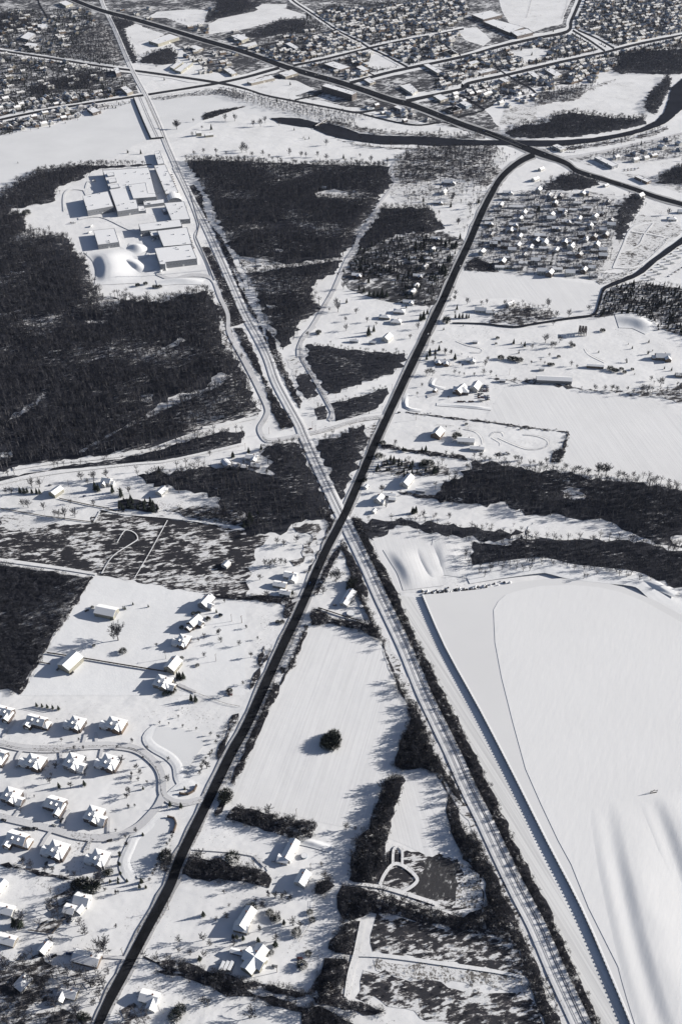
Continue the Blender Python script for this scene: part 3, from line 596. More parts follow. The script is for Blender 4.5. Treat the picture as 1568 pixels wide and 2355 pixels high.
ribbon('river_road', 'A3 815,1005,7 950,985,6 1150,945,5.5 1300,910,5 1568,850,5 1700,820,5', 'road_snow', z=.33, keep=1.2)
SN = ['C2 1060,570,9 900,590,8 700,650,8 550,685,9 420,710,10 320,722,11 280,690,11 265,640,11 300,580,11 315,520,11 270,410,12 215,300,12 150,180,11 70,30,10 B1 1455,960,9 1405,850,9 1350,730,8 1220,710,8 1100,735,7 1000,700,7',
      'C2 620,-10,9 560,40,9 525,110,9 535,190,9 580,270,9 640,370,9 700,480,9 730,545,9 710,595,9', 'B2 680,905,9 600,1040,9 540,1120,9 515,1180,9 515,1230,9',
      'A2 1130,1030,5 1090,1100,5 B2 1095,80,5 1130,115,5 1040,240,6 960,370,7 900,460,8 870,540,8 820,620,10 740,800,9 680,905,9',
      'E1 -60,465,17 0,480,17 150,510,17 350,517,17 600,495,17 800,502,18 910,540,18 1000,620,18 1035,700,18 1040,800,18 1090,848,16 1180,862,15 1300,835,14', 'E1 1045,800,15 1010,880,17 950,950,17 880,1015,17 780,1065,17 680,1085,17 500,1075,17 300,1020,16 0,950,16 -60,930,16',
      'C2 -100,640,5 0,625,6 250,572,7', 'B1 1110,20,6 1200,200,6 1270,390,6 1250,470,6 1320,620,6 1370,760,6', 'F2 925,560,13 900,680,13 880,780,14 845,900,14 820,1050,12', 'F2 880,775,11 1100,790,9 1568,855,9 F3 0,838,9 400,890,8 560,925,6',
      'F2 790,318,6 1020,342,8 1200,390,9 1400,455,9', 'F2 1030,345,8 1060,270,8 1120,200,8 1190,215,8 1270,290,8 1240,340,8 1160,385,7', 'F2 1115,200,6 1120,110,6 1150,85,6 1175,110,6 1175,200,6', 'D1 650,440,3 720,330,2.4 840,250,2.4 880,220,2.4 860,180,2 800,165,2 750,240,2', 'D1 860,470,2 960,300,2 1070,100,2', 'D1 -60,345,8 350,400,7 620,445,5', 'D1 600,112,3 640,40,3',
      'B3 1130,665,5 1190,530,5 1250,410,5 1390,370,4', 'B3 1390,375,4 1330,450,4 1290,520,4 1180,565,4', 'B3 1245,430,3 1350,445,3 1460,465,3', 'B3 1140,660,4 1300,650,4 1470,500,4', 'C1 80,905,7 300,870,6 600,840,6 900,795,6 1180,700,7 1430,625,7 1568,585,8', 'C1 -60,1010,7 150,960,9 350,925,9 540,905,6 870,870,5 1050,855,5 1290,805,5 1568,740,6',
      'F1 870,1020,5 980,1000,3 1040,1130,2 1060,1190,2', 'F2 0,110,5 250,150,5 330,240,4', 'F1 1220,100,5 1568,125,5', 'D1 650,30,3 800,60,3 1060,82,3 1250,105,4 1480,140,4', 'C2 0,1030,2 -20,1030,2', 'A2 600,820,3 690,770,3', 'B1 500,350,5 640,330,7 800,400,7 900,440,7 1000,440,6', 'B1 770,500,6 790,560,6 850,595,6 930,590,6 960,540,6', 'B1 545,170,5 560,120,5 580,110,5', 'B1 410,300,5 410,200,5 450,160,5 520,160,5 545,180,5 600,310,5']
for i, s in enumerate(SN): ribbon('snowy_road' if i < 6 else 'snowy_track', s, 'road_snow' if i < 6 else 'yard_snow', z=.24 + .01 * (i % 7), keep=1.1)
for s, k in [(q, 2.1) for q in ST[:6] + ST[8:10]] + [('P -20,-60,10 60,-30,10 ' , 1)][:0]:
    ribbon('verge', s, 'snow', z=.05, keep=0, amp=.5, wk=k)
for s in ('E1 617,480 612,410', 'E1 530,490 548,420', 'E1 20,440 60,370 100,330', 'E1 150,510 110,570 100,640', 'E1 385,515 392,600', 'E1 655,505 640,570', 'E1 85,955 150,870 165,800', 'E1 400,1020 412,950 445,905', 'E1 690,1075 695,950', 'E1 280,1100 325,1045', 'E1 560,1160 575,1105', 'F1 540,120 570,60', 'F1 250,105 300,20', 'F1 660,790 800,800', 'F1 340,775 420,770 500,760', 'D1 1250,1200 1140,1150', 'D2 470,620 520,600', 'F2 235,150 300,215', 'C3 -60,440 0,420'):
    ribbon('driveway', s, 'road_snow', w=7, z=.2, smooth=3, keep=.6, amp=.2)
# wheel tracks in the snow, dark grit showing through
TR = ['E1 0,485 150,515 350,520 600,500 800,507 905,545 990,625 1025,700 1035,800 1090,855 1180,870 1290,845', 'C2 1060,575 900,597 700,657 550,690 420,716 320,727 285,695', 'C2 700,483 640,372 580,272 530,190 520,110']
for s in TR:
    for o in (-2.2, 2.2): ribbon('wheel_track', ' '.join(t if t in SH else '%g,%g' % (float(t.split(',')[0]), float(t.split(',')[1]) + o * 2) for t in s.split()), 'stubble', w=1.0, z=.33, keep=0)
C3T = ['C3 180,645 250,660 290,700 300,740', 'C3 400,700 500,745 600,775 700,760 715,720 650,690 560,680', 'C3 345,690 370,665 420,665 435,690', 'C3 360,700 410,730 410,750', 'C3 130,82 200,110 290,130 285,155 220,155', 'C3 950,130 980,170 1080,220']
for s in C3T:
    for o in (0, 4): ribbon('sledge_track', ' '.join(t if t in SH else '%g,%g' % (float(t.split(',')[0]) + o, float(t.split(',')[1]) + o) for t in s.split()), 'road_snow', w=.9, z=.31, keep=0)

# edge and centre lines of the big roads
def line_marks(s, off, w, name='road_marking', dash=0, z=.44):
    L = gline(s, 4, 0); acc = 0; mb = MB()
    for i in range(len(L) - 1):
        d = (L[i + 1] - L[i]); ln = d.length
        if ln < .01: continue
        d.normalize(); n = Vector((-d.y, d.x, 0)); k = 0
        while k < ln:
            e = min(ln, k + (3 if dash else ln))
            a = L[i] + d * k + n * off; b = L[i] + d * e + n * off
            mb.quad((a - n * w).to_tuple()[:2] + (z,), (b - n * w).to_tuple()[:2] + (z,), (b + n * w).to_tuple()[:2] + (z,), (a + n * w).to_tuple()[:2] + (z,))
            k = e + (9 if dash else 0)
    o = mb.build(name, 'road_line', kind='structure')
    if o.data.polygons[0].normal.z < 0: o.data.flip_normals()
MR = 'C2 1350,0 1245,220 1150,420 1080,570 990,770 910,960 810,1190 D2 700,270 640,400 520,680 400,930 270,1220 E1 1568,385 1480,540 1330,850 1150,1220 F1 1080,350 920,650 780,920 700,1070 630,1220'
line_marks('A2 200,342 450,430 800,530 1100,632 1250,672 1568,795 A3 200,795 400,872 620,962', 0, .08, dash=1, z=1.0)

# ------------------------------------------------------------------ railway
RL = 'A1 640,-40 660,30 740,200 820,390 880,510 940,620 1020,800 1075,940 1210,1240 B1 1200,185 1300,365 1390,560 1480,765 1568,965 B2 70,770 150,930 250,1100 320,1240 C2 290,165 370,340 440,475 520,620 545,680 600,805 660,935 780,1185 D2 830,150 900,290 960,415 1040,595 1110,740 1200,930 1320,1220 E3 100,535 200,760 300,960 420,1215 F3 530,385 640,595 750,850 830,1025 930,1240 980,1350'
rl = gline(RL, 4)
for i in range(len(rl) - 1): CENTRES.append((rl[i], rl[i + 1], 6))
def off_line(L, o, z):
    out = []; o *= down(L)
    for i, p in enumerate(L):
        d = L[min(len(L) - 1, i + 1)] - L[max(0, i - 1)]; d.normalize(); out.append(p + Vector((d.y, -d.x, 0)) * o + Vector((0, 0, z)))
    return out
rlo = off_line(rl, 0, 0)
sweep('railway_embankment', rlo, [(-7.5, .02), (-5.5, .19), (5.5, .19), (7.5, .02)], 'snow', z=.25, kind='structure', taper=False)
for o in (-2.4, 2.4):
    c = off_line(rl, o, 0)
    if o > 0: sweep('track_bed', c, [(-1.5, .45), (-1.1, .52), (1.1, .52), (1.5, .45)], 'road_snow', kind='structure', taper=False)
    for g_ in (-.72, .72):
        sweep('rail', off_line(rl, o + g_, 0), [(-.13 if o > 0 else -.05, .53), (-.13 if o > 0 else -.05, .66), (.13 if o > 0 else .05, .66), (.13 if o > 0 else .05, .53)], 'steel_rail', kind='structure', taper=False)
# causeway carrying the railway over the lake
cw = gline('A1 890,625 930,720 965,800 1005,885', 3)
sweep('causeway', cw, [(-17, .1), (-14, 3.6), (14, 3.6), (17, .1)], 'stone_dark', kind='structure', taper=False)
sweep('causeway_deck', cw, [(-13.6, 3.62), (-13.6, 3.9), (13.6, 3.9), (13.6, 3.62)], 'snow', kind='structure', taper=False)
for o in (3.6, 8.4):
    for g_ in (-.72, .72): sweep('rail', off_line(cw, o + g_ - 5, 0), [(-.15, 3.92), (-.15, 4.05), (.15, 4.05), (.15, 3.92)], 'steel_rail', kind='structure', taper=False)

# ------------------------------------------------------------------ dykes, mounds and troughs of drifted snow
dk = [G(p[0], p[1], BZ) * 1 for p in line_of(ZE, 1, 3)]
for p in dk: p.z = 0
sweep('dyke_lip', dk, [(-.25, BZ - 1), (-.2, BZ + .1), (.9, BZ + .12), (1.6, BZ + .02)], 'drift_snow', kind='structure', taper=False)
mb = MB(); L = []
for i in range(len(dk) - 1):
    k = max(1, int((dk[i + 1] - dk[i]).length / 1.5)); L += [dk[i].lerp(dk[i + 1], j / k) for j in range(k)]
for i in range(1, len(L) - 1):
    dd = (L[i + 1] - L[i - 1]).normalized()
    if i % 2 == 0: mb.box(L[i] + Vector((-dd.y, dd.x, 0)) * -.3 + Vector((0, 0, BZ - .1)), (1.4, .5, 1.0), math.atan2(dd.y, dd.x))
mb.build('sheet_piling', 'stone_dark', kind='structure')
sweep('basin_rim', gline('D3 190,460 380,430 640,400 720,405 860,440 1080,465 1290,495 1420,590 1568,690', 4), prof_smooth([(-16, 0), (-5, 2.2), (2, BZ + .4), (7, BZ + .2), (12, BZ)]), 'drift_snow', z=.1, kind='structure', vary=.05)
sweep('dark_ditch_bank', gline('D3 1300,470 1400,520 1530,580', 3), prof_smooth([(-7, 0), (-2, 2.4), (1, 2.4), (7, 0)]), 'drift_snow', z=BZ, kind='structure')
TP = [(-23, 0), (-15, .45), (-6, .1), (6, 1.6), (10, 1.65), (48, 0)]
def zline(s): return [G(p[0], p[1], BZ) * 1 for p in line_of(s, 1, 4)]
sweep('snow_trough', [Vector((p.x, p.y, 0)) for p in zline('Z 1235,1090 1255,1180 1300,1400 1370,1700 1440,1950 1510,2160 1560,2300')], prof_smooth(TP, 40), 'basin_snow', z=BZ + .2, kind='structure', vary=.10)
sweep('snow_trough', [Vector((p.x, p.y, 0)) for p in zline('Z 1440,1075 1490,1180 1560,1370 1640,1600')], prof_smooth(TP, 40), 'basin_snow', z=BZ + .2, kind='structure', vary=.10)
sweep('snow_mound', gline('D2 1115,275 1160,350 1210,430 1250,540', 4), prof_smooth([(-12, 0), (0, 2.6), (3, 2.6), (34, 0)]), 'field_snow', z=-.1, kind='structure')
sweep('snow_mound', gline('D2 1290,265 1310,340 1350,420 1400,470', 4), prof_smooth([(-11, 0), (0, 1.8), (5, 1.8), (30, 0)]), 'field_snow', z=-.1, kind='structure')
sweep('snow_mound', gline('D2 1450,210 1440,300 1450,380 1440,450', 4), prof_smooth([(-14, 0), (0, 2.0), (4, 2.0), (30, 0)]), 'field_snow', z=-.1, kind='structure')
sweep('snow_mound', gline('B1 620,545 680,600 710,680 700,770', 4), prof_smooth([(-26, 0), (-6, 6.5), (0, 7), (52, 0)], 30), 'drift_snow', z=.05, kind='structure')
sweep('snow_mound', gline('B1 760,600 850,640 930,690', 4), prof_smooth([(-14, 0), (0, 5), (20, 0)]), 'drift_snow', z=.05, kind='structure')
sweep('snow_mound', gline('B1 810,530 870,535 925,560', 4), prof_smooth([(-18, 0), (0, 6), (20, 0)]), 'drift_snow', z=.05, kind='structure')
sweep('snow_mound', gline('B1 1000,760 1150,745 1300,750', 4), prof_smooth([(-12, 0), (0, 3), (14, 0)]), 'drift_snow', z=.05, kind='structure')
sweep('snow_mound', gline('B3 1150,1000 1280,1010 1400,1060', 4), prof_smooth([(-30, 0), (0, 6), (25, 0)]), 'drift_snow', z=.05, kind='structure')
for s in ['E1 1000,380 945,440 980,500 1080,560 1135,620 1150,700 1180,750', 'E1 1030,930 960,1010 870,1080 830,1160 F1 800,180 810,240 850,290', 'E1 1080,830 1180,745 1250,760']:
    sweep('pond_bank', gline(s, 4), prof_smooth([(-5, 0), (-1.5, .35), (1.5, .35), (5, 0)]), 'drift_snow', z=.05, kind='structure')
    
for s in ['C2 1205,420 1200,510 1300,530 ', 'C2 1385,320 1365,370 1450,388', 'E2 510,1100 600,1120 730,1155', 'C3 0,490 200,505 355,520']:
    sweep('ploughed_berm', gline(s, 3), prof_smooth([(-4, 0), (0, 1.5), (4, 0)]), 'drift_snow', z=.05, kind='structure')
for s in ['E1 1000,380 1080,375 1300,420 1300,500 1200,640 1170,720 1140,650 1050,560 960,470', 'E1 1030,950 1120,960 1100,1080 1040,1240 900,1240 830,1200 900,1080', 'F1 830,180 900,30 1060,60 1000,200 940,290 880,290']:
    sheet('frozen_pond', s, 'lake_ice', amp=.8, step=6)

# ------------------------------------------------------------------ trees
def bare_tree(rnd, h=12, spread=.42, twigs=5, tw=.085, lean=0, hbk=1.0, tr=.026, nl=8, subs=6):
    """trunk-and-limb mesh, crown mesh of fine branches"""
    T, C = MB(), MB()
    hb = h * rnd.uniform(.16, .26) * hbk; r0 = h * tr
    top = Vector((lean, 0, hb)); T.tube((0, 0, -.8), top, r0 * 1.25, r0, 5)
    mid = Vector((rnd.uniform(-.4, .4), rnd.uniform(-.4, .4), h * .62)); T.tube(top, mid, r0, r0 * .45, 4)
    for i in range(nl):
        a = i * 2.4 + rnd.uniform(-.4, .4); k = i / (nl - 1)
        s = top.lerp(mid, k * .95)
        up = .55 + k * .9
        d = Vector((math.cos(a), math.sin(a), up * rnd.uniform(.75, 1.25))).normalized()
        L = h * spread * rnd.uniform(.8, 1.1) * (1.15 - .35 * k)
        m1 = s + d * L * .5; d2 = (d + Vector((0, 0, .25))).normalized(); e1 = m1 + d2 * L * .55
        T.tube(s, m1, r0 * .5, r0 * .3, 3); T.tube(m1, e1, r0 * .3, r0 * .1, 3)
        for j in range(subs):
            q = s.lerp(m1, .5 + j * .5 / (subs // 2)) if j < subs // 2 else m1.lerp(e1, (j - subs // 2 + 1) / (subs - subs // 2) * .98)
            dd = (d2 + Vector((rnd.uniform(-1, 1), rnd.uniform(-1, 1), rnd.uniform(-.4, .9))) * .95).normalized()
            ll = L * rnd.uniform(.32, .5); e2 = q + dd * ll
            C.tube(q, e2, r0 * .16 + .02, r0 * .07 + .01, 3)
            for t in range(twigs):
                u = q.lerp(e2, rnd.uniform(.3, 1))
                tt = (dd * .7 + Vector((rnd.uniform(-1, 1), rnd.uniform(-1, 1), rnd.uniform(-.5, 1)))).normalized() * ll * rnd.uniform(.4, .75)
                sd_ = tt.cross(Vector((rnd.uniform(-1, 1), rnd.uniform(-1, 1), .3))).normalized() * tw
                C.quad(u - sd_, u + sd_, u + tt)
    return T, C
def conifer_tree(rnd, h=9, w=.28):
    T, C = MB(), MB(); T.tube((0, 0, -.6), (0, 0, h * .9), h * .022, h * .006, 5)
    n = 9
    for i in range(n):
        k = i / (n - 1); z = h * (.10 + .80 * k); r = h * w * (1 - k) ** .85 + h * .02; a0 = rnd.uniform(0, 6); pn = 11
        for j in range(pn):
            a = a0 + 2 * math.pi * j / pn; rr = r * rnd.uniform(.72, 1.12); b = 2 * math.pi / pn * .62
            tip = Vector((math.cos(a) * rr, math.sin(a) * rr, z - rr * .28))
            l = Vector((math.cos(a - b) * rr * .45, math.sin(a - b) * rr * .45, z)); q = Vector((math.cos(a + b) * rr * .45, math.sin(a + b) * rr * .45, z))
            apex = Vector((0, 0, z + h * .15)); C.quad(apex, l, tip, m=0); C.quad(apex, tip, q, m=0)
    C.quad((-.1, 0, h * .86), (.1, 0, h * .86), (0, 0, h)); return T, C
def shrub(rnd, h=2.2, w=1.6, n=95, tw=.055):
    T, C = MB(), MB()
    for i in range(5):
        a = i * 1.256; T.tube((0, 0, -.3), (math.cos(a) * w * .35, math.sin(a) * w * .35, h * .5), .06, .03, 3)
    for i in range(n):
        a = rnd.uniform(0, 6.283); r = w * math.sqrt(rnd.random()); z = h * rnd.uniform(.1, .8) * (1 - .35 * (r / w) ** 2)
        p = Vector((math.cos(a) * r, math.sin(a) * r, z)); d = Vector((math.cos(a) * .7 + rnd.uniform(-.8, .8), math.sin(a) * .7 + rnd.uniform(-.8, .8), rnd.uniform(.1, 1.3))).normalized() * rnd.uniform(.5, 1.0) * h * .42
        s_ = d.cross(Vector((rnd.uniform(-1, 1), rnd.uniform(-1, 1), .2))).normalized() * tw; C.quad(p - s_, p + s_, p + d)
    return T, C
def protos(maker, cnt, tmat, cmat, seed, **kw):
    out = []
    for i in range(cnt):
        r = random.Random(seed + i); T, C = maker(r, **kw); out.append((T.mesh('trunk', [tmat]), C.mesh('crown', [cmat])))
    return out
def joined(maker, cnt, tmat, cmat, seed, **kw):
    c = bpy.data.collections.new('seed_' + str(seed))
    for i in range(cnt):
        r = random.Random(seed + i); T, C = maker(r, **kw); k = len(T.v)
        T.v += C.v; T.m = [0] * len(T.f) + [1] * len(C.f); T.f += [tuple(q + k for q in f) for f in C.f]
        c.objects.link(bpy.data.objects.new('plant', T.mesh('plant', [tmat, cmat])))
    return c
SEEDS = {'tree': joined(bare_tree, 6, 'bark', 'twig', 100, h=14.5, spread=.27, twigs=6, tw=.10, hbk=1.9, tr=.022),
         'thicket': joined(shrub, 6, 'bark', 'thicket_twig', 200, h=3.0, w=2.1, n=150, tw=.08),
         'conifer': joined(conifer_tree, 4, 'bark', 'conifer_dark', 300, h=11)}
SEEDS['mixed'] = bpy.data.collections.new('seed_mixed')
for k in ('tree', 'conifer'):
    for o in list(SEEDS[k].objects)[:3]: SEEDS['mixed'].objects.link(o)
SEEDS['belt'] = joined(bare_tree, 3, 'bark', 'thicket_twig', 500, h=8.5, spread=.36, twigs=7, tw=.10)
for o in list(SEEDS['thicket'].objects)[:3]: SEEDS['belt'].objects.link(o)
def scatter_group(coll, smin, smax):
    ng = bpy.data.node_groups.new('scatter', 'GeometryNodeTree')
    ng.interface.new_socket('Geometry', in_out='INPUT', socket_type='NodeSocketGeometry'); ng.interface.new_socket('Geometry', in_out='OUTPUT', socket_type='NodeSocketGeometry')
    n, l = ng.nodes, ng.links; a = n.new('NodeGroupInput'); z = n.new('NodeGroupOutput')
    ci = n.new('GeometryNodeCollectionInfo'); ci.inputs[0].default_value = coll; ci.inputs[1].default_value = True; ci.inputs[2].default_value = True
    ip = n.new('GeometryNodeInstanceOnPoints'); ip.inputs['Pick Instance'].default_value = True
    rv = n.new('FunctionNodeRandomValue'); rv.data_type = 'FLOAT_VECTOR'; rv.inputs[0].default_value = (-.06, -.06, 0); rv.inputs[1].default_value = (.06, .06, 6.283)
    rs = n.new('FunctionNodeRandomValue'); rs.data_type = 'FLOAT'; rs.inputs[2].default_value = smin; rs.inputs[3].default_value = smax; rs.inputs['Seed'].default_value = 5
    l.new(a.outputs[0], ip.inputs['Points']); l.new(ci.outputs[0], ip.inputs['Instance']); l.new(rv.outputs[0], ip.inputs['Rotation']); l.new(rs.outputs[1], ip.inputs['Scale'])
    l.new(ip.outputs[0], z.inputs[0]); return ng
NTREE = [0]
CLEAR_B = []
def index_clear():
    CLEAR_B[:] = [(min(p.x for p in c), max(p.x for p in c), min(p.y for p in c), max(p.y for p in c), c) for c in CLEAR]
def in_clear(q): return any(x0 <= q.x <= x1 and y0 <= q.y <= y1 and inside(q, c) for x0, x1, y0, y1, c in CLEAR_B)
def scatter(name, P, kind, step, hs, label, group=None, fade=3.0, keep=None):
    x0 = min(p.x for p in P); x1 = max(p.x for p in P); y0 = min(p.y for p in P); y1 = max(p.y for p in P)
    v = []; rnd = random.Random(len(label)); j = 0; y = y0
    while y < y1:
        x = x0 + (step / 2 if j % 2 else 0)
        while x < x1:
            q = Vector((x + rnd.uniform(-.42, .42) * step, y + rnd.uniform(-.42, .42) * step, -.25)); x += step
            if not inside(q + Vector((rnd.gauss(0, 1), rnd.gauss(0, 1), 0)) * ((.8 if kind in ('tree', 'mixed') else .5) * step), P) or near_road(q, 0 if kind in ('thicket', 'belt') else 2.5) or near_foot(q, -2.5 if kind in ('tree', 'mixed') else 1.0): continue
            if in_clear(q): continue
            g1 = noise.noise(Vector(((q.x * .94 + q.y * .34) * .007, (q.y * .94 - q.x * .34) * .022, 7))) + .5 * noise.noise(Vector((q.x * .04, q.y * .04, 2)))
            if rnd.random() < (.04 + 2.2 * max(0, g1 - .24) if 'big bare woodland left' in label or 'large bare' in label else .04): continue
            v.append(q)
        y += step * .87; j += 1
    if not v: return
    NTREE[0] += len(v)
    me = bpy.data.meshes.new(name); me.from_pydata([tuple(q) for q in v], [], [])
    o = bpy.data.objects.new(name, me); COL.objects.link(o)
    md = o.modifiers.new('scatter', 'NODES'); key = (kind, hs)
    if key not in NG: NG[key] = scatter_group(SEEDS[kind], .62 * hs, 1.28 * hs)
    md.node_group = NG[key]; o['kind'] = 'stuff'; o['label'] = label; o['category'] = 'woodland' if kind not in ('thicket', 'belt') else 'thicket'
NG = {}

TREES = {}
def init_trees():
    TREES['bare'] = protos(bare_tree, 6, 'bark', 'twig', 40, h=10, spread=.36, twigs=8, tw=.10, nl=11, subs=8)
    TREES['oak'] = protos(bare_tree, 2, 'bark', 'twig', 60, h=10, spread=.42, twigs=11, tw=.075, nl=15, subs=10)
    TREES['round'] = protos(bare_tree, 3, 'bark', 'twig', 70, h=10, spread=.30, twigs=11, tw=.12, nl=11, subs=8)
    TREES['conifer'] = protos(conifer_tree, 4, 'bark', 'needle', 50, h=10)
    TREES['bush'] = protos(shrub, 4, 'bark', 'conifer_dark', 90, h=10, w=7, n=480, tw=.34)
LOOK = {'bare': ('bare leafless tree', 'bare tree', 'bare trees standing singly'), 'oak': ('broad bare spreading tree', 'bare tree', 'bare trees standing singly'),
        'round': ('small round-crowned bare tree', 'young tree', 'young planted trees'), 'conifer': ('dark green pointed conifer', 'conifer', 'conifers standing singly'), 'bush': ('low dark rounded bush', 'bush', 'garden bushes')}
NAMES = {'bare': 'bare_tree', 'oak': 'bare_tree', 'round': 'young_tree', 'conifer': 'conifer_tree', 'bush': 'garden_bush'}
TRN = random.Random(77)
def tree(kind, p, h, label=None):
    T, C = TRN.choice(TREES[kind]); o = empty(NAMES[kind], (p.x, p.y, -.2), TRN.uniform(0, 6.28))
    k = h / 10; wd = k * TRN.uniform(.9, 1.1); o.scale = (wd, wd, k)
    for nm, me in (('trunk', T), ('crown', C)):
        c = bpy.data.objects.new(nm if kind != 'bush' or nm == 'crown' else 'stem', me); COL.objects.link(c); c.parent = o
    lk = LOOK[kind]
    if label: tag(o, label, lk[1], lk[2])
    else: later(o, lk[0], lk[1], lk[2], p)
    return o

# ------------------------------------------------------------------ buildings
def roof_gable(mb, L, W, z, rise, ov=.5, cx=0, cy=0, ax=0, th=.3, m=0):
    """snow-covered gable roof slabs; ridge along local x (ax=0) or y"""
    def tr(x, y, zz): return (cx + x, cy + y, zz) if ax == 0 else (cx - y, cy + x, zz)
    l, w = L / 2 + ov, W / 2 + ov; s = rise / (W / 2); ze = z - ov * s
    for sg in (1, -1):
        a = [tr(-l, sg * w, ze), tr(l, sg * w, ze), tr(l, 0, z + rise), tr(-l, 0, z + rise)]
        b = [(p[0], p[1], p[2] + th) for p in a]
        f = [(0, 1, 5, 4), (1, 2, 6, 5), (3, 0, 4, 7), (4, 5, 6, 7), (3, 2, 1, 0)]
        i = len(mb.v); mb.v += a + b
        for q in f:
            q = q if sg == -1 else q[::-1]
            mb.f.append(tuple(i + k for k in q)); mb.m.append(m)
def roof_hip(mb, L, W, z, rise, ov=.5, cx=0, cy=0, ax=0, th=.3, m=0):
    def tr(x, y, zz): return (cx + x, cy + y, zz) if ax == 0 else (cx - y, cy + x, zz)
    l, w = L / 2 + ov, W / 2 + ov; r = max(.1, l - w); i = len(mb.v)
    mb.v += [tr(-l, -w, z), tr(l, -w, z), tr(l, w, z), tr(-l, w, z), tr(-l, -w, z + th), tr(l, -w, z + th), tr(l, w, z + th), tr(-l, w, z + th), tr(-r, 0, z + rise), tr(r, 0, z + rise)]
    for q in ((0, 1, 5, 4), (1, 2, 6, 5), (2, 3, 7, 6), (3, 0, 4, 7), (4, 5, 9, 8), (5, 6, 9), (6, 7, 8, 9), (7, 4, 8), (3, 2, 1, 0)): mb.f.append(tuple(i + k for k in q)); mb.m.append(m)
def wall_block(mb, L, W, h, rise=0, cx=0, cy=0, ax=0, m=0):
    """walls with gable ends up to the roof"""
    def tr(x, y, zz): return (cx + x, cy + y, zz) if ax == 0 else (cx - y, cy + x, zz)
    l, w = L / 2, W / 2; i = len(mb.v)
    mb.v += [tr(-l, -w, -.6), tr(l, -w, -.6), tr(l, w, -.6), tr(-l, w, -.6), tr(-l, -w, h), tr(l, -w, h), tr(l, w, h), tr(-l, w, h), tr(-l, 0, h + rise), tr(l, 0, h + rise)]
    for q in ((0, 1, 5, 4), (1, 2, 6, 9, 5), (2, 3, 7, 6), (3, 0, 4, 8, 7)): mb.f.append(tuple(i + k for k in q)); mb.m.append(m)
def win_mesh(key, w, h, mat):
    if key not in WM:
        mb = MB(); mb.box((0, 0, 0), (w, .08, h), m=0); mb.box((0, -.05, 0), (w * .82, .04, h * .84), m=1); WM[key] = mb.mesh('window', [mat, 'glass_dark'])
    return WM[key]
WM = {}
def place_on(parent, me, name, x, y, z, rz):
    o = bpy.data.objects.new(name, me); COL.objects.link(o); o.parent = parent; o.location = (x, y, z); o.rotation_euler = (0, 0, rz); return o
def simple_mesh(key, fn, mats):
    if key not in WM: mb = MB(); fn(mb); WM[key] = mb.mesh(key.split(':')[0], mats)
    return WM[key]
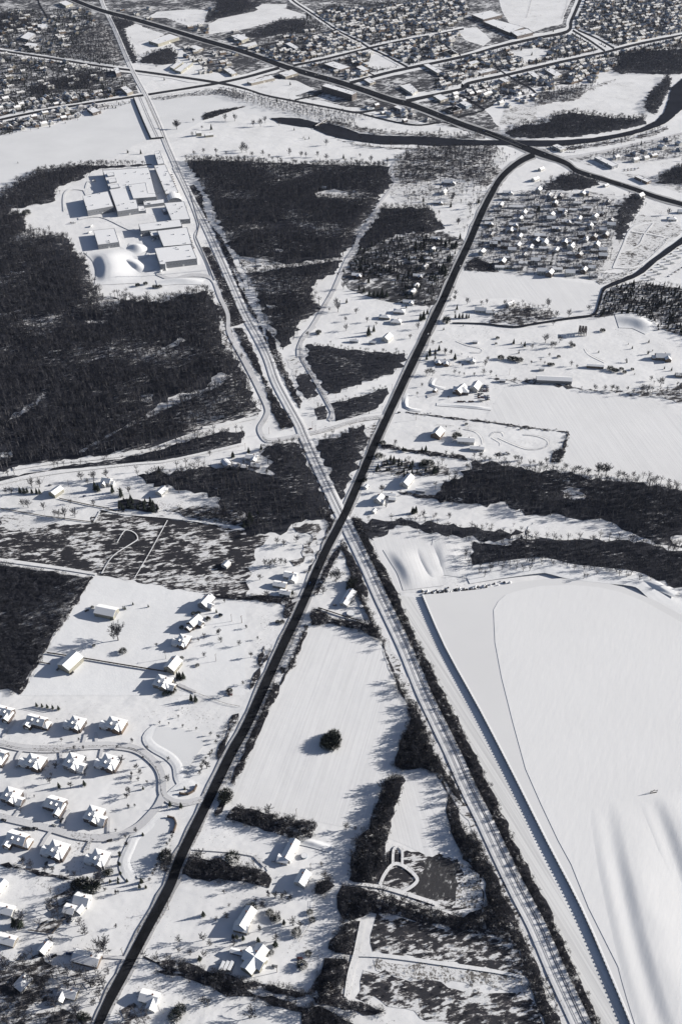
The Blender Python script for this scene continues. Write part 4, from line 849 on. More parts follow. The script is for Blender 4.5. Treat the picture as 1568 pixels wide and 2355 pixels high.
def house(p, ang, kind='ranch', L=16, W=9, wall='wall_tan', look=None, cat='house', group='country houses', roofm='roof_snow', detail=2, h=None, label=None, name='house', flip=1):
    """p ground point, ang of the long axis in degrees"""
    o = empty(name, (p.x, p.y, 0), R(ang)); footprint(p.x, p.y, L * .55)
    wb, rb = MB(), MB(); h = h or 3.0
    secs = []     # cx, cy, L, W, h, rise, ax, type
    f = flip
    if kind == 'ranch': secs = [(0, 0, L, W, h, W * .24, 0, 'g')]
    elif kind == 'hip': secs = [(0, 0, L, W, h, W * .27, 0, 'h')]
    elif kind == 'ell': secs = [(0, 0, L, W, h, W * .26, 0, 'g'), (f * L * .28, -W * .55, W * .9, W * .78, h - .05, W * .22, 1, 'g')]
    elif kind == 'step': secs = [(f * L * .18, 0, L * .62, W, h, W * .26, 0, 'g'), (-f * L * .30, -W * .06, L * .40, W * .8, h - .5, W * .2, 0, 'g')]
    elif kind == 'barn': secs = [(0, 0, L, W, h, W * .22, 0, 'g')]
    elif kind == 'two': secs = [(0, 0, L, W, h, W * .34, 0, 'g')]
    elif kind == 'farm': secs = [(0, 0, L * .7, W, h + 2, W * .36, 0, 'g'), (-f * L * .1, -W * .5, W * .8, W * .6, h + .6, W * .25, 1, 'g'), (f * L * .42, 0, L * .34, W * .75, h - .2, W * .24, 0, 'g')]
    elif kind == 'villa': secs = [(0, 0, L * .70, W, h, W * .30, 0, 'h'), (L * .12, -W * .30, W * .62, L * .30, h - .1, L * .11, 1, 'g'), (-f * L * .40, -W * .22, L * .34, W * .62, h * .66, W * .20, 0, 'g')]
    elif kind == 'villa2': secs = [(0, W * .05, L * .74, W * .82, h, W * .30, 0, 'g'), (f * L * .26, -W * .26, W * .85, L * .30, h * .86, L * .11, 1, 'g'), (-f * L * .40, -.1, L * .28, W * .62, h * .6, W * .2, 0, 'h')]
    elif kind == 'cross': secs = [(0, 0, L, W, h, W * .30, 0, 'g'), (0, 0, L * .78, W * .98, h - .01, W * .295, 1, 'g')]
    for cx, cy, l, w, hh, ri, ax, ty in secs:
        wall_block(wb, l, w, hh, ri if ty == 'g' else 0, cx, cy, ax)
        (roof_gable if ty == 'g' else roof_hip)(rb, l, w, hh, ri, .45 if detail else .3, cx, cy, ax)
    wb.build('wall', wall, o); rb.build('roof', roofm, o)
    c0 = secs[0]; hm, wm_, lm_ = c0[4], c0[3], c0[2]; cy0 = c0[1]
    zs = [1.5] if hm < 4.6 else [1.5, hm - 1.4]
    if kind != 'barn':
        nwin = max(2, int(lm_ / (3.6 if detail > 1 else 5)))
        wmh = win_mesh('w' + wall, 1.3, 1.3, 'trim_white')
        for z in zs:
            for k in range(nwin):
                x = -lm_ / 2 + lm_ * (k + .5) / nwin
                if abs(x) < .1 and z < 2: continue
                place_on(o, wmh, 'window', c0[0] + x, cy0 - wm_ / 2 - .04, z, 0)
                if detail > 1: place_on(o, wmh, 'window', c0[0] + x, cy0 + wm_ / 2 + .04, z, math.pi)
            for s in (1, -1): place_on(o, wmh, 'window', c0[0] + s * (lm_ / 2 + .04), cy0 + wm_ * .2, z, s * math.pi / 2)
        d = place_on(o, simple_mesh('door:1', lambda b: b.box((0, 0, 1.05), (1.0, .1, 2.1)), ['door_dark']), 'door', c0[0] + .0, cy0 - wm_ / 2 - .05, 0, 0)
        if detail > 1: place_on(d, simple_mesh('handle:1', lambda b: b.box((.35, -.08, 1.0), (.12, .06, .12)), ['galvanised']), 'handle', 0, 0, 0, 0)
        ch = place_on(o, simple_mesh('chimney:%d' % (hm > 4), lambda b: (b.box((0, 0, 0), (1.0, .8, 3.0)), b.box((0, 0, 1.55), (1.2, 1.0, .18))), ['chimney_brick']), 'chimney', c0[0] + lm_ * .18, cy0 + wm_ * .12, hm + c0[5] * .75, 0)
        if detail > 1 and len(secs) > 1:
            g_ = secs[2] if kind == 'villa' else secs[1]
            if g_[6] == 0: place_on(o, simple_mesh('garage_door:1', lambda b: [b.box((0, 0, .35 + .6 * i), (4.8, .08, .56)) for i in range(4)], ['trim_white']), 'garage_door', g_[0], g_[1] - g_[3] / 2 - .05, 0, 0)
            else: place_on(o, simple_mesh('garage_door:2', lambda b: [b.box((0, 0, .35 + .6 * i), (3.6, .08, .56)) for i in range(4)], ['trim_white']), 'garage_door', g_[0], g_[1] - g_[2] / 2 - .05, 0, 0)
        if kind in ('villa', 'villa2') and detail > 1:
            for s in (-1, 1):
                db = MB(); wall_block(db, 2.0, 1.8, 1.6, .8, 0, 0, 1); roof_gable(db, 2.0, 1.8, 1.6, .8, .2, 0, 0, 1, .22, 1)
                q = db.build('dormer', [wall, 'roof_snow'], o); q.location = (s * lm_ * .17, cy0 - wm_ * .27, hm + c0[5] * .32)
    else:
        place_on(o, simple_mesh('barn_door:%g' % h, lambda b: (b.box((-1.3, 0, h * .4), (2.5, .12, h * .8)), b.box((1.3, 0, h * .4), (2.5, .12, h * .8))), ['wall_grey']), 'barn_door', L / 2 + .06, 0, 0, math.pi / 2)
        for k in (-.3, .3): place_on(o, win_mesh('w' + wall, 1.3, 1.3, 'trim_white'), 'window', L * k, -W / 2 - .04, 1.9, 0)
    if label: tag(o, label, cat, group)
    else: later(o, look or 'snow-roofed house', cat, group, p)
    return o
def block(corners, h, wall='concrete', roofm='roof_snow', label='', cat='building', name='flat_roofed_building', group=None, units=3, storeys=1, parent=None, inset=None, win=True):
    """flat-roofed building from its surveyed roof corners (sheet px at height h)"""
    P = [G(x, y, h) for x, y in pts(corners)]
    c = sum(P, Vector()) / len(P); c.z = 0
    o = empty(name, c); loc = [(p.x - c.x, p.y - c.y) for p in P]
    footprint(c.x, c.y, max(math.hypot(*q) for q in loc) * .85); 
    CLEAR.append([Vector((c.x + q[0] * 1.04, c.y + q[1] * 1.04, 0)) for q in loc])
    mb = MB(); mb.prism(loc, -.6, h, 0); mb.build('wall', wall, o)
    rb = MB(); rb.prism([(q[0] * .985, q[1] * .985) for q in loc], h + .01, h + .28); rb.build('roof', roofm, o)
    pr = MB(); n = len(loc); area = sum(loc[k][0] * loc[(k + 1) % n][1] - loc[(k + 1) % n][0] * loc[k][1] for k in range(n)); lp = loc if area > 0 else loc[::-1]
    for k in range(n):
        a, b = Vector((*lp[k], 0)), Vector((*lp[(k + 1) % n], 0)); d = b - a; L = d.length; d.normalize(); m = (a + b) / 2; nn = Vector((d.y, -d.x, 0))
        pr.box((m.x + nn.x * .02, m.y + nn.y * .02, h + .25), (L + .3, .34, .6), math.atan2(d.y, d.x))
        if win and nn.y < .2 or (win and nn.x > .5):
            sp = 6.5 if h < 8 else 5; cnt = min(14, max(1, int(L / sp)))
            for s_ in range(storeys):
                z = (h / storeys) * (s_ + .55)
                for j in range(cnt):
                    q = a.lerp(b, (j + .5) / cnt); w = win_mesh('band', 2.4, 1.3, 'trim_white')
                    if storeys == 1 and j == cnt // 2: w = simple_mesh('dock_door:1', lambda t: t.box((0, 0, -.4), (3.2, .12, 3.0)), ['trim_white'])
                    place_on(o, w, 'window' if w.name.startswith('window') else 'dock_door', q.x + nn.x * .05, q.y + nn.y * .05, z if w.name.startswith('window') else 2.0, math.atan2(d.y, d.x))
    pr.build('parapet', wall, o)
    rnd = random.Random(int(abs(c.x) * 7 + abs(c.y)))
    for k in range(units):
        tries = 0
        while tries < 30:
            q = Vector((rnd.uniform(min(a[0] for a in loc), max(a[0] for a in loc)), rnd.uniform(min(a[1] for a in loc), max(a[1] for a in loc)), 0)) * .85; tries += 1
            if inside(q, [Vector((*a, 0)) for a in loc]): break
        ub = MB(); ub.box((0, 0, .8), (2.4, 1.8, 1.6), m=0); ub.box((0, 0, 1.66), (2.5, 1.9, .12), m=1); u = ub.build('roof_unit', ['galvanised', 'roof_snow'], o); u.location = (q.x, q.y, h + .25)
    if label: tag(o, label, cat, group)
    return o, c

# ------------------------------------------------------------------ landmarks that labels refer to
for s, t in [('B1 800,150', 'the white-roofed factory'), ('B1 670,480', 'the small block left of the factory yard'), ('B1 1120,570', 'the lowest factory hall'), ('B2 240,640', 'the radio tower'), ('A1 965,760', 'the railway causeway'), ('A1 1310,860', 'the lakeside lodge'),
             ('A2 770,590', 'the tall brick apartment block'), ('A2 755,415', 'the flat market hall by the highway'), ('A3 420,150', 'the school at the snowy playing field'), ('A3 600,950', 'the highway fork beside the river'), ('A3 1150,640', 'the snowy river meadow'), ('A2 660,790', 'the footbridge'),
             ('A1 1050,250', 'the long far warehouse'), ('A1 1390,525', 'the meeting of the two upper left streets'), ('A2 400,420', 'the wide highway junction'), ('A2 970,305', 'the crossing of small town streets'), ('A3 400,490', 'the diagonal street above the river wood'), ('A1 300,700', 'the far lakeshore street'), ('A1 400,150', 'the scattered far left workshops'),
             ('A2 1250,650', 'the junction below the apartment block'), ('A3 1100,325', 'the double side streets at upper right'), ('A3 850,200', 'the street bend beside the playing field'), ('A3 1090,1030', 'the long low hall at the highway'), ('B3 600,830', 'the white field below the mobile homes'), ('B3 660,465', 'the largest roof among the mobile homes'), ('B3 510,280', 'the long narrow house by the main road'), ('B3 950,700', 'the lower right mobile homes'),
             ('B3 1450,620', 'the truck lot'), ('B2 1475,120', 'the big hipped house by the thin woods'), ('B2 1000,820', 'the row of dark evergreens'), ('B2 1120,970', 'the bungalows beside the snowy lawn'), ('C2 1080,60', 'the lawn house above the trail wood'), ('C3 750,340', 'the long white barn'), ('C3 180,410', 'the farmhouse with parked wrecks'), ('C2 1400,680', 'the dark-porched house on the white field'), ('C3 190,725', 'the house by the sledge tracks'),
             ('C3 1440,190', 'the large house at the right edge'), ('C3 900,40', 'the three dark frames on the snow'), ('C3 500,100', 'the open snow park'), ('C3 1050,880', 'the clump of tall trees by the long field'), ('C2 1205,990', 'the slanted white house by the road'), ('C2 1030,1100', 'the two cottages near the crossing'), ('C2 545,690', 'the rail level crossing'), ('C1 360,1055', 'the small barn by the left lane'), ('C1 700,1000', 'the farmyard among evergreens'), ('C1 1040,1055', 'the shed beside the evergreen grove'),
             ('D2 460,455', 'the white bungalow by the main road'), ('D2 835,610', 'the long house with a round pool'), ('D1 685,690', 'the barn with the big oak below it'), ('D1 455,1020', 'the barn at the fence corner'), ('D1 1200,770', 'the upper country houses'), ('D1 1080,1100', 'the lower country houses'), ('E1 500,370', 'the top row of new villas'), ('E1 480,620', 'the middle row of new villas'), ('E1 360,890', 'the lower row of new villas'), ('E1 1050,700', 'the curve of the new road'), ('E1 1200,800', 'the curved entrance wall'),
             ('E1 1350,560', 'the upper snowy hollow'), ('F1 900,250', 'the lower snowy hollow'), ('F1 640,180', 'the last villa of the row'), ('F1 120,80', 'the unfinished villa'), ('F1 500,460', 'the cottages behind the dark trees'), ('F1 560,805', 'the long bungalow near the road'), ('F1 290,745', 'the small tilted cottage'), ('F1 430,1030', 'the corner cottage among bare trees'), ('F1 960,1060', 'the bottom house with a deck'),
             ('F2 440,140', 'the long house between the shrub belts'), ('F2 540,300', 'the small gabled outbuilding'), ('F2 370,390', 'the row of four young trees'), ('F2 170,570', 'the house with a side wing'), ('F2 235,820', 'the cross-gabled barn'), ('F2 580,200', 'the lawn edge by the shrub belts'), ('E2 700,480', 'the lone thicket in the big field'), ('F2 100,1150', 'the bottom garden'), ('E1 1150,120', 'the driveway with small conifers')]:
    q = pts(s)[0]; LANDMARKS.append((q[0], q[1], t))
index_centres()

# ------------------------------------------------------------------ the factory and the other big buildings
FB = [('B1 527,205 690,175 725,270 558,300', 11, 'white-roofed square factory hall left of the main roof', 2), ('B1 655,40 950,22 990,175 1003,205 870,228 885,285 750,305 700,165', 10, 'largest white factory roof with sawtooth lights and vents', 9),
      ('B1 985,10 1055,4 1140,182 1060,192', 9, 'long narrow factory wing beside the railway', 6), ('B1 1050,250 1175,240 1215,352 1097,360', 8, 'factory hall below the arched shed by the railway', 2),
      ('B1 885,385 1150,355 1165,398 900,430', 10, 'narrow cross hall in the lower factory yard', 1), ('B1 1005,428 1195,405 1225,512 1045,528', 10, 'plain white roofed hall above the lowest factory hall', 1),
      ('B1 988,540 1220,515 1258,605 1060,628 1055,642 1022,642', 11, 'lowest factory hall with a dark shaded front wall', 2), ('B1 597,425 730,412 760,500 626,518', 9, 'small detached block left of the factory yard', 1),
      ('B1 915,240 1048,226 1050,248 922,264', 5, 'low link building in the factory court', 2), ('B1 876,272 920,268 932,298 880,303', 4.5, 'low porch block beneath the largest factory roof', 0), ('A1 985,968 1018,960 1050,1040 1010,1048', 7, 'narrow shed at the upper end of the factory', 2),
      ('B1 955,432 1003,426 1015,455 967,460', 7, 'small annex between the lower factory halls', 0), ('B1 1030,282 1060,278 1072,302 1045,308', 5, 'tiny pump house in the shaded factory court', 1), ('A1 780,1078 880,1062 884,1074 785,1090', 5, 'thin flat shed at the lake side of the factory', 0)]
for c, h, lab, u in FB: block(c, h, 'wall_metal' if u != 6 else 'concrete', label=lab, cat='factory hall', name='factory_hall', group='factory halls', units=u * 2 + 1, win=h > 6)
ro, rc = block('B1 820,133 930,120 945,188 995,190 1000,210 852,222', 12.2, 'wall_metal', label='raised flat roof section on the largest factory roof', cat='roof section', name='raised_roof_section', group='factory halls', units=2, win=False)
for i, c in enumerate(('B1 680,60 725,54 732,72 690,78', 'B1 690,98 738,90 746,112 700,120', 'B1 702,135 755,128 764,148 708,156')):
    o, _ = block(c, 12.4, 'wall_metal', label='sawtooth roof light on the factory, %s from the lake' % ('first', 'second', 'third')[i], cat='roof light', name='roof_light', group='sawtooth roof lights', units=0, win=False)
# arched shed
A = [G(x, y, 5) for x, y in pts('B1 1062,195 1142,185 1163,228 1072,236')]
ctr = sum(A, Vector()) / 4; ctr.z = 0; ax = ((A[3] - A[0]) + (A[2] - A[1])); ax.z = 0; Ls = ax.length / 2; ws = ((A[1] - A[0]).length + (A[2] - A[3]).length) / 2
o = empty('arched_shed', ctr, math.atan2(ax.y, ax.x)); footprint(ctr.x, ctr.y, 20)
wb, rb = MB(), MB(); n = 10
prof = [(-ws / 2 * math.cos(math.pi * i / n), 3 + 7 * math.sin(math.pi * i / n)) for i in range(n + 1)]
for i in range(n):
    (a, za), (b, zb) = prof[i], prof[i + 1]; rb.quad((-Ls / 2, a, za), (Ls / 2, a, za), (Ls / 2, b, zb), (-Ls / 2, b, zb))
    for s in (-1, 1): wb.quad((s * (Ls / 2 - .4), a, 0), (s * (Ls / 2 - .4), b, 0), (s * (Ls / 2 - .4), b, zb - .1), (s * (Ls / 2 - .4), a, za - .1))
for s in (-1, 1): wb.quad((-Ls / 2, s * ws / 2, 0), (Ls / 2, s * ws / 2, 0), (Ls / 2, s * ws / 2, 3), (-Ls / 2, s * ws / 2, 3))
wb.build('wall', 'wall_metal', o); rb.build('roof', 'roof_snow', o); tag(o, 'arched white roof shed between the factory wings by the railway', 'arched shed', 'factory halls')

BL = [('A2 660,545 692,531 886,588 855,604', 15, 'wall_brick', 'long brick apartment block of four storeys near the highway', 4, 4), ('A2 675,405 735,388 842,424 780,443', 6, 'wall_brick', 'flat market hall with snowy roof between highway and park', 5, 1),
      ('A3 225,90 345,62 420,92 300,122', 9, 'wall_brick', 'school gymnasium block nearest the far playing field', 3, 1), ('A3 300,135 365,119 560,170 480,200 468,206', 8, 'wall_brick', 'long classroom wing of the school', 8, 2), ('A3 474,199 580,180 618,204 516,228', 9, 'wall_brick', 'school end block beside the street', 4, 2),
      ('A2 385,465 470,441 510,464 430,488', 5.5, 'wall_tan', 'square flat shop above the highway junction lot', 3, 1), ('A2 185,520 340,476 362,496 212,530', 5.5, 'wall_tan', 'long flat shop by the upper left street corner', 3, 1), ('A2 80,225 130,213 197,238 150,257', 7, 'wall_cream', 'far flat warehouse with tan end wall beside the highway', 1, 1),
      ('A2 130,288 240,262 250,280 190,298', 5.5, 'concrete', 'far flat store under the tan warehouse', 2, 1), ('A2 430,276 458,266 512,298 488,308', 5, 'wall_metal', 'long narrow metal shed in the far blocks', 0, 1), ('A2 930,505 966,491 1006,518 970,530', 5, 'wall_tan', 'small flat office behind the apartment block', 2, 1),
      ('A2 1310,410 1342,403 1432,453 1400,464', 5, 'wall_tan', 'long flat motel wing in the central blocks', 2, 1), ('A2 1440,325 1480,312 1530,340 1490,352', 5, 'concrete', 'flat store by the diagonal street in town', 2, 1), ('A2 1120,680 1150,668 1202,690 1170,700', 5, 'wall_brick', 'low flat shop across the highway from the blocks', 2, 1),
      ('A2 1450,690 1520,669 1557,694 1490,711', 6, 'wall_brick', 'flat brick shop facing the lower highway', 3, 1), ('A2 1370,610 1420,598 1470,624 1420,641', 5, 'wall_tan', 'flat shop set back from the lower highway', 2, 1), ('A2 1160,545 1225,530 1275,575 1240,598', 5, 'concrete', 'wedge of flat store roofs on the busy block', 5, 1),
      ('A3 1008,1003 1040,994 1160,1050 1122,1062', 6, 'wall_metal', 'long low white hall beside the lower highway', 1, 1), ('A3 1265,1125 1290,1115 1372,1152 1345,1162', 4.5, 'wall_brown', 'dark open-fronted row shed at the lower highway', 0, 1), ('A3 740,928 772,918 832,944 792,956', 5, 'concrete', 'car dealer building on the river side of the highway', 2, 1),
      ('A3 55,690 120,672 165,698 110,712', 6, 'wall_brick', 'flat brick block at the highway side street', 3, 1), ('A3 145,652 180,641 226,664 190,678', 6, 'wall_blue', 'gabled hall behind the flat brick block', 0, 1), ('A3 200,395 255,380 275,394 220,410', 6, 'wall_cream', 'cream sided hall among the town houses', 1, 1),
      ('A3 255,455 350,430 386,444 285,468', 6, 'wall_brick', 'dark church-like hall with roof vents in town', 7, 1), ('A3 690,440 732,430 802,472 766,488', 5, 'wall_tan', 'flat office roof with many vents on the right streets', 7, 1), ('A3 578,456 612,448 657,482 625,492', 5, 'wall_tan', 'low L-shaped shop by the right streets', 2, 1),
      ('A3 395,500 425,492 470,515 440,525', 5, 'wall_tan', 'small hall beside the right side street', 1, 1), ('A3 50,325 100,312 140,338 95,350', 5, 'concrete', 'far flat store near the school street', 1, 1), ('A1 950,258 1085,213 1145,234 1010,278', 8, 'wall_cream', 'long far warehouse with cream end wall', 2, 1),
      ('A1 1085,425 1150,385 1172,392 1110,438', 6, 'wall_cream', 'upper half of the twin sheds by the railway', 1, 1), ('A1 1115,445 1185,397 1232,396 1155,456', 6, 'wall_cream', 'lower half of the twin sheds by the railway', 1, 1), ('A1 1430,440 1468,430 1515,463 1480,474', 5.5, 'wall_tan', 'flat depot near the meeting of streets', 1, 1),
      ('A1 1210,297 1250,285 1300,305 1260,318', 5, 'wall_tan', 'far low depot below the highway', 1, 1), ('A1 375,12 420,0 465,18 420,34', 7, 'wall_cream', 'far white warehouse at the very top left', 1, 1), ('A1 130,237 180,200 226,213 180,250', 6, 'wall_grey', 'far workshop hall at the left', 0, 1),
      ('A1 155,287 175,268 240,276 240,292', 5, 'wall_brown', 'far brown workshop below the grey hall', 0, 1), ('A1 555,692 600,680 645,705 592,720', 6, 'wall_brick', 'flat lakeshore building under the street', 2, 1), ('A1 770,556 805,545 850,580 812,594', 7, 'wall_tan', 'two-storey block where street and railway meet', 2, 2),
      ('A1 240,152 300,150 292,174 242,170', 5, 'wall_blue', 'small far blue shed at the left', 0, 1), ('A1 725,432 755,426 770,458 742,468', 9, 'wall_brick', 'small tall block casting a long shadow by the railway', 1, 2), ('A2 880,425 915,413 965,440 930,452', 5, 'wall_brown', 'hipped hall beside the flat market hall', 0, 1), ('A1 1480,222 1568,215 1568,250 1500,252', 6, 'wall_tan', 'far tan hall beyond the wide highway', 1, 1)]
for c, h, w, lab, u, st in BL: block(c, h, w, label=lab, cat='building', group='large flat-roofed buildings', units=u + 1, storeys=st)

# ------------------------------------------------------------------ houses surveyed one by one
W_ = dict(w='wall_white', t='wall_tan', b='wall_brick', g='wall_grey', l='wall_blue', n='wall_brown', m='wall_metal', c='wall_cream')
LOOKW = dict(w='white', t='tan', b='dark brick', g='grey', l='blue-grey', n='brown', m='metal-sided', c='cream')
KL = dict(ranch='long low house', hip='hip-roofed house', ell='L-shaped house', step='stepped-roof house', two='steep gabled house', farm='farmhouse with porch wing', villa='large many-gabled villa', villa2='large villa with front wing', barn='gabled barn', cross='cross-gabled barn')
HS = '''E1 30,300 villa2 -17 25 13 b 5.4 1;E1 240,360 villa2 -17 26 13 b 5.6 -1;E1 495,372 villa -17 21 13 b 5.4 1;E1 745,378 villa -17 27 13 n 5.4 1;E1 232,618 villa -17 26 13 b 5.4 1;E1 478,618 villa -17 23 15 g 5.8 -1;E1 708,622 villa -17 24 14 b 5.4 1;E1 -12,575 villa2 -17 25 13 b 5.4 1
E1 82,832 villa -17 23 13 b 5.4 -1;E1 362,890 villa2 -17 22 15 b 5.4 1;E1 608,955 villa -17 22 14 b 5.4 -1;E1 118,1112 villa2 -17 24 14 n 5.4 -1;F1 375,128 villa -17 24 14 b 5.6 1;F1 643,180 villa -17 21 13 g 5.6 1
D1 1315,642 farm 62 19 11 g 3.4 1;D1 1245,765 farm 55 20 10 b 3.4 -1;D1 1172,885 villa -17 17 14 b 4.2 1;D1 1108,1042 two 65 15 12 c 5.4 1;D1 1045,1150 villa -17 23 13 t 4.6 -1;D1 683,698 barn -15 22 13 c 5 1;D1 455,1025 barn 60 20 15 c 6.2 1
D2 838,590 ranch 64 15 9 w 3.2 1;D2 812,632 ranch 64 10 8.5 w 3 1;D2 462,462 ell -15 14 9 w 3.2 1;D2 395,520 ranch -14 14 8 t 3 1;D2 430,572 ranch -14 12 7 w 2.8 1;D2 52,392 barn 60 8 7 w 3 1
C2 215,842 ell -12 15 9 w 4 1;C2 50,885 barn 120 14 8 m 4.4 1;C2 240,890 ranch -12 12 8 g 3 1;C2 170,900 barn -12 8 6 g 3 1;C2 115,890 barn -12 9 6 n 3 1;C2 1078,78 two 62 17 12 w 4.6 1;C2 868,92 ranch -8 13 5 m 2.8 1;C2 985,102 ranch -12 10 5 m 2.8 1
C2 1430,228 ell -8 22 9 n 3.2 1;C2 1400,690 two 62 17 13 n 5 1;C2 1545,410 two 55 20 12 n 4.6 1;C3 -10,410 barn 62 6 5 n 3 1;C3 155,412 hip -10 22 14 b 4 1;C3 248,392 two 65 18 12 w 5 1;C3 185,735 ranch -6 22 10 w 4.6 1;C3 257,780 ranch -6 18 7 w 3 1
C3 420,345 barn -6 8 5 g 3 1;C3 215,215 ell -5 12 8 w 3.4 1;C3 35,225 ell -5 20 9 n 3.4 -1;C3 245,98 barn -5 7 5 g 3 1;C3 1440,200 villa2 -5 28 14 n 4.6 1;C3 670,272 barn -4 7 5 w 3 1;C3 748,345 barn -5 50 12 g 5 1;C3 1012,255 barn -8 24 6 n 3.6 1;C3 1560,310 ranch -5 16 8 t 3 1
C2 1205,995 two 62 20 11 w 4.6 1;C2 1025,1112 farm 60 15 9 w 3.2 1;C2 1092,1078 ranch -8 15 6 m 3 1;C2 1290,1048 barn -8 11 6 m 3 1;C2 1110,1104 barn -8 8 6 g 2.8 1;C2 995,1180 barn 62 6 4 w 2.6 1;C2 945,1025 barn 60 6 4 w 2.6 1
C1 362,1062 barn 58 15 11 c 5 1;C1 1035,1058 barn 60 13 10 w 4.4 1;C1 685,1000 farm -14 16 9 w 3.6 1;C1 1450,882 barn 120 13 8 w 4.4 1;C1 1505,895 barn -14 9 7 w 3.4 1
F1 530,440 two -14 14 11 w 3.8 1;F1 450,500 ranch -14 10 9 w 3.2 1;F1 515,495 barn 60 8 7 w 3 1;F1 292,742 two 62 11 8 w 3.4 1;F1 558,812 ranch -13 24 11 n 3.2 1;F1 152,968 hip 58 13 10 w 3.2 1;F1 440,1030 ell -14 16 9 t 3 -1;F1 958,1062 ell -14 16 10 w 3.4 1;F1 28,498 ranch -14 20 9 w 3.2 1
F1 0,360 barn 62 14 9 w 3.8 1;F1 48,692 ranch -14 17 9 t 3 1;F2 178,562 two 63 20 11 w 4.8 1;F2 150,612 ranch -14 13 9 t 3.4 1;F2 462,122 ranch 66 22 10 w 3.6 1;F2 415,178 ranch -12 10 8 w 3 1;F2 540,305 two 64 14 11 w 4 1;F2 235,822 cross 57 25 12 c 4.6 1;F2 130,772 ranch -14 14 4 g 2.8 1
B2 885,718 ell -8 17 10 n 3.6 1;B2 1240,822 ranch 60 14 9 w 3.4 1;B2 1262,785 ranch 60 12 8 w 3.2 1;B2 1275,722 ell -10 17 9 n 3.2 1;B2 1320,662 ranch 62 13 8 w 3.2 1;B2 1342,612 hip -8 15 9 t 3.2 1;B2 1370,552 two 62 11 8 w 3.4 1;B2 1385,482 ell -6 18 9 b 3.2 1;B2 1235,607 ranch -6 14 8 t 3 1
B2 1215,888 ell -10 18 9 w 3.2 1;B2 1155,950 hip -10 18 11 g 3.4 1;B2 1062,985 hip -10 17 10 t 3.2 1;B2 1135,1015 hip -10 17 11 w 3.2 1;B2 1250,632 ranch -6 13 8 w 3 -1;B2 1475,128 villa2 -6 30 14 g 4.6 1;B2 1440,188 two 62 15 10 w 4 1;B2 1405,252 ell -6 20 9 t 3.2 1;B2 675,155 barn -6 10 6 w 3 1
B3 455,188 ell -4 20 10 w 3.4 1;B3 570,195 ranch -3 20 10 w 3.6 1;B3 668,40 two 45 14 8 w 4 1;B3 630,105 two 45 18 9 w 4.4 1;B3 510,280 ranch -4 33 9 w 3.2 1;B3 588,345 ranch -3 18 11 w 3.4 1;B3 535,358 two 62 14 9 w 3.8 1;B3 1300,210 two 45 16 12 w 4 1;B3 1500,358 hip -5 17 11 w 3.2 1;B3 1560,312 two -5 12 10 w 3.8 1;B3 1080,142 ranch 40 12 8 w 3 1
B3 280,942 two -10 18 10 w 3.8 1;B3 345,955 ranch -10 15 9 w 3.2 1;B3 470,905 two 40 15 9 w 4 1;B3 662,465 ranch -3 24 12 g 4 1;A1 1270,862 two 20 12 10 c 7 1;A1 1335,868 ranch 20 20 11 c 4.4 1;A1 420,450 two 30 8 8 w 3.6 1'''
HS = HS.replace('\n', ';').split(';')
for k in HS:
    sh, xy, kind, ang, L, Wd, wl, h, fl = k.split()
    if kind.startswith('villa') and sh[0] in 'EF': L, Wd = float(L) * .92, float(Wd) * .92
    if sh[0] == 'F' and not kind.startswith('villa'): L, Wd = float(L) * .84, float(Wd) * .84
    q = pts(sh + ' ' + xy)[0]; p = G(q[0], q[1]); thaw = 'roof_thaw' if kind in ('ranch', 'hip') and (len(xy) * 7 + int(L)) % 3 == 0 and q[1] < 1100 else 'roof_snow'
    det = 2 if q[1] > 1150 else 1
    cat = 'barn' if kind in ('barn', 'cross') else ('villa' if kind.startswith('villa') and q[1] > 1500 else 'house')
    house(p, float(ang), kind, float(L), float(Wd), W_[wl], '%s %s' % (LOOKW[wl], KL[kind]), cat, {'barn': 'barns and sheds', 'villa': 'villas of the new subdivision', 'house': 'houses'}[cat], thaw, det, float(h), name={'barn': 'barn', 'villa': 'villa', 'house': 'house'}[cat], flip=float(fl))

# rows of mobile homes and small houses, the town's ordinary houses: one of each kind, then copies
def copy_thing(src, loc, rz, sc=1.0):
    o = src.copy(); COL.objects.link(o); o.location = loc; o.rotation_euler = (0, 0, rz); o.scale = (sc, sc, sc)
    for ch in [c for c in KIDS[src.name]]:
        c = ch.copy(); COL.objects.link(c); c.parent = o
        for g_ in KIDS.get(ch.name, ()):
            d = g_.copy(); COL.objects.link(d); d.parent = c
    return o
KIDS = {}
def remember(o):
    for q in list(COL.objects):
        if q.parent: KIDS.setdefault(q.parent.name, [])
    for q in list(COL.objects):
        if q.parent and q not in KIDS[q.parent.name]: KIDS[q.parent.name].append(q)
MOB = 'B3 720,208 790,214 860,228 1015,232 1095,252 1160,268 870,302 935,196 815,330 1115,367 1112,402 445,492 640,498 362,522 520,532 600,542 682,548 730,362 905,388 860,542 952,492 1020,530 855,582 912,592 1015,562 550,642 520,672 450,667 670,652 672,697 722,712 800,662 850,707 940,692 1000,722 770,682 760,492 872,487 420,640 400,668 630,630 900,660 960,640 380,500 480,560 1040,330 980,410 700,300 960,290 650,180 760,420 1060,560 560,590'
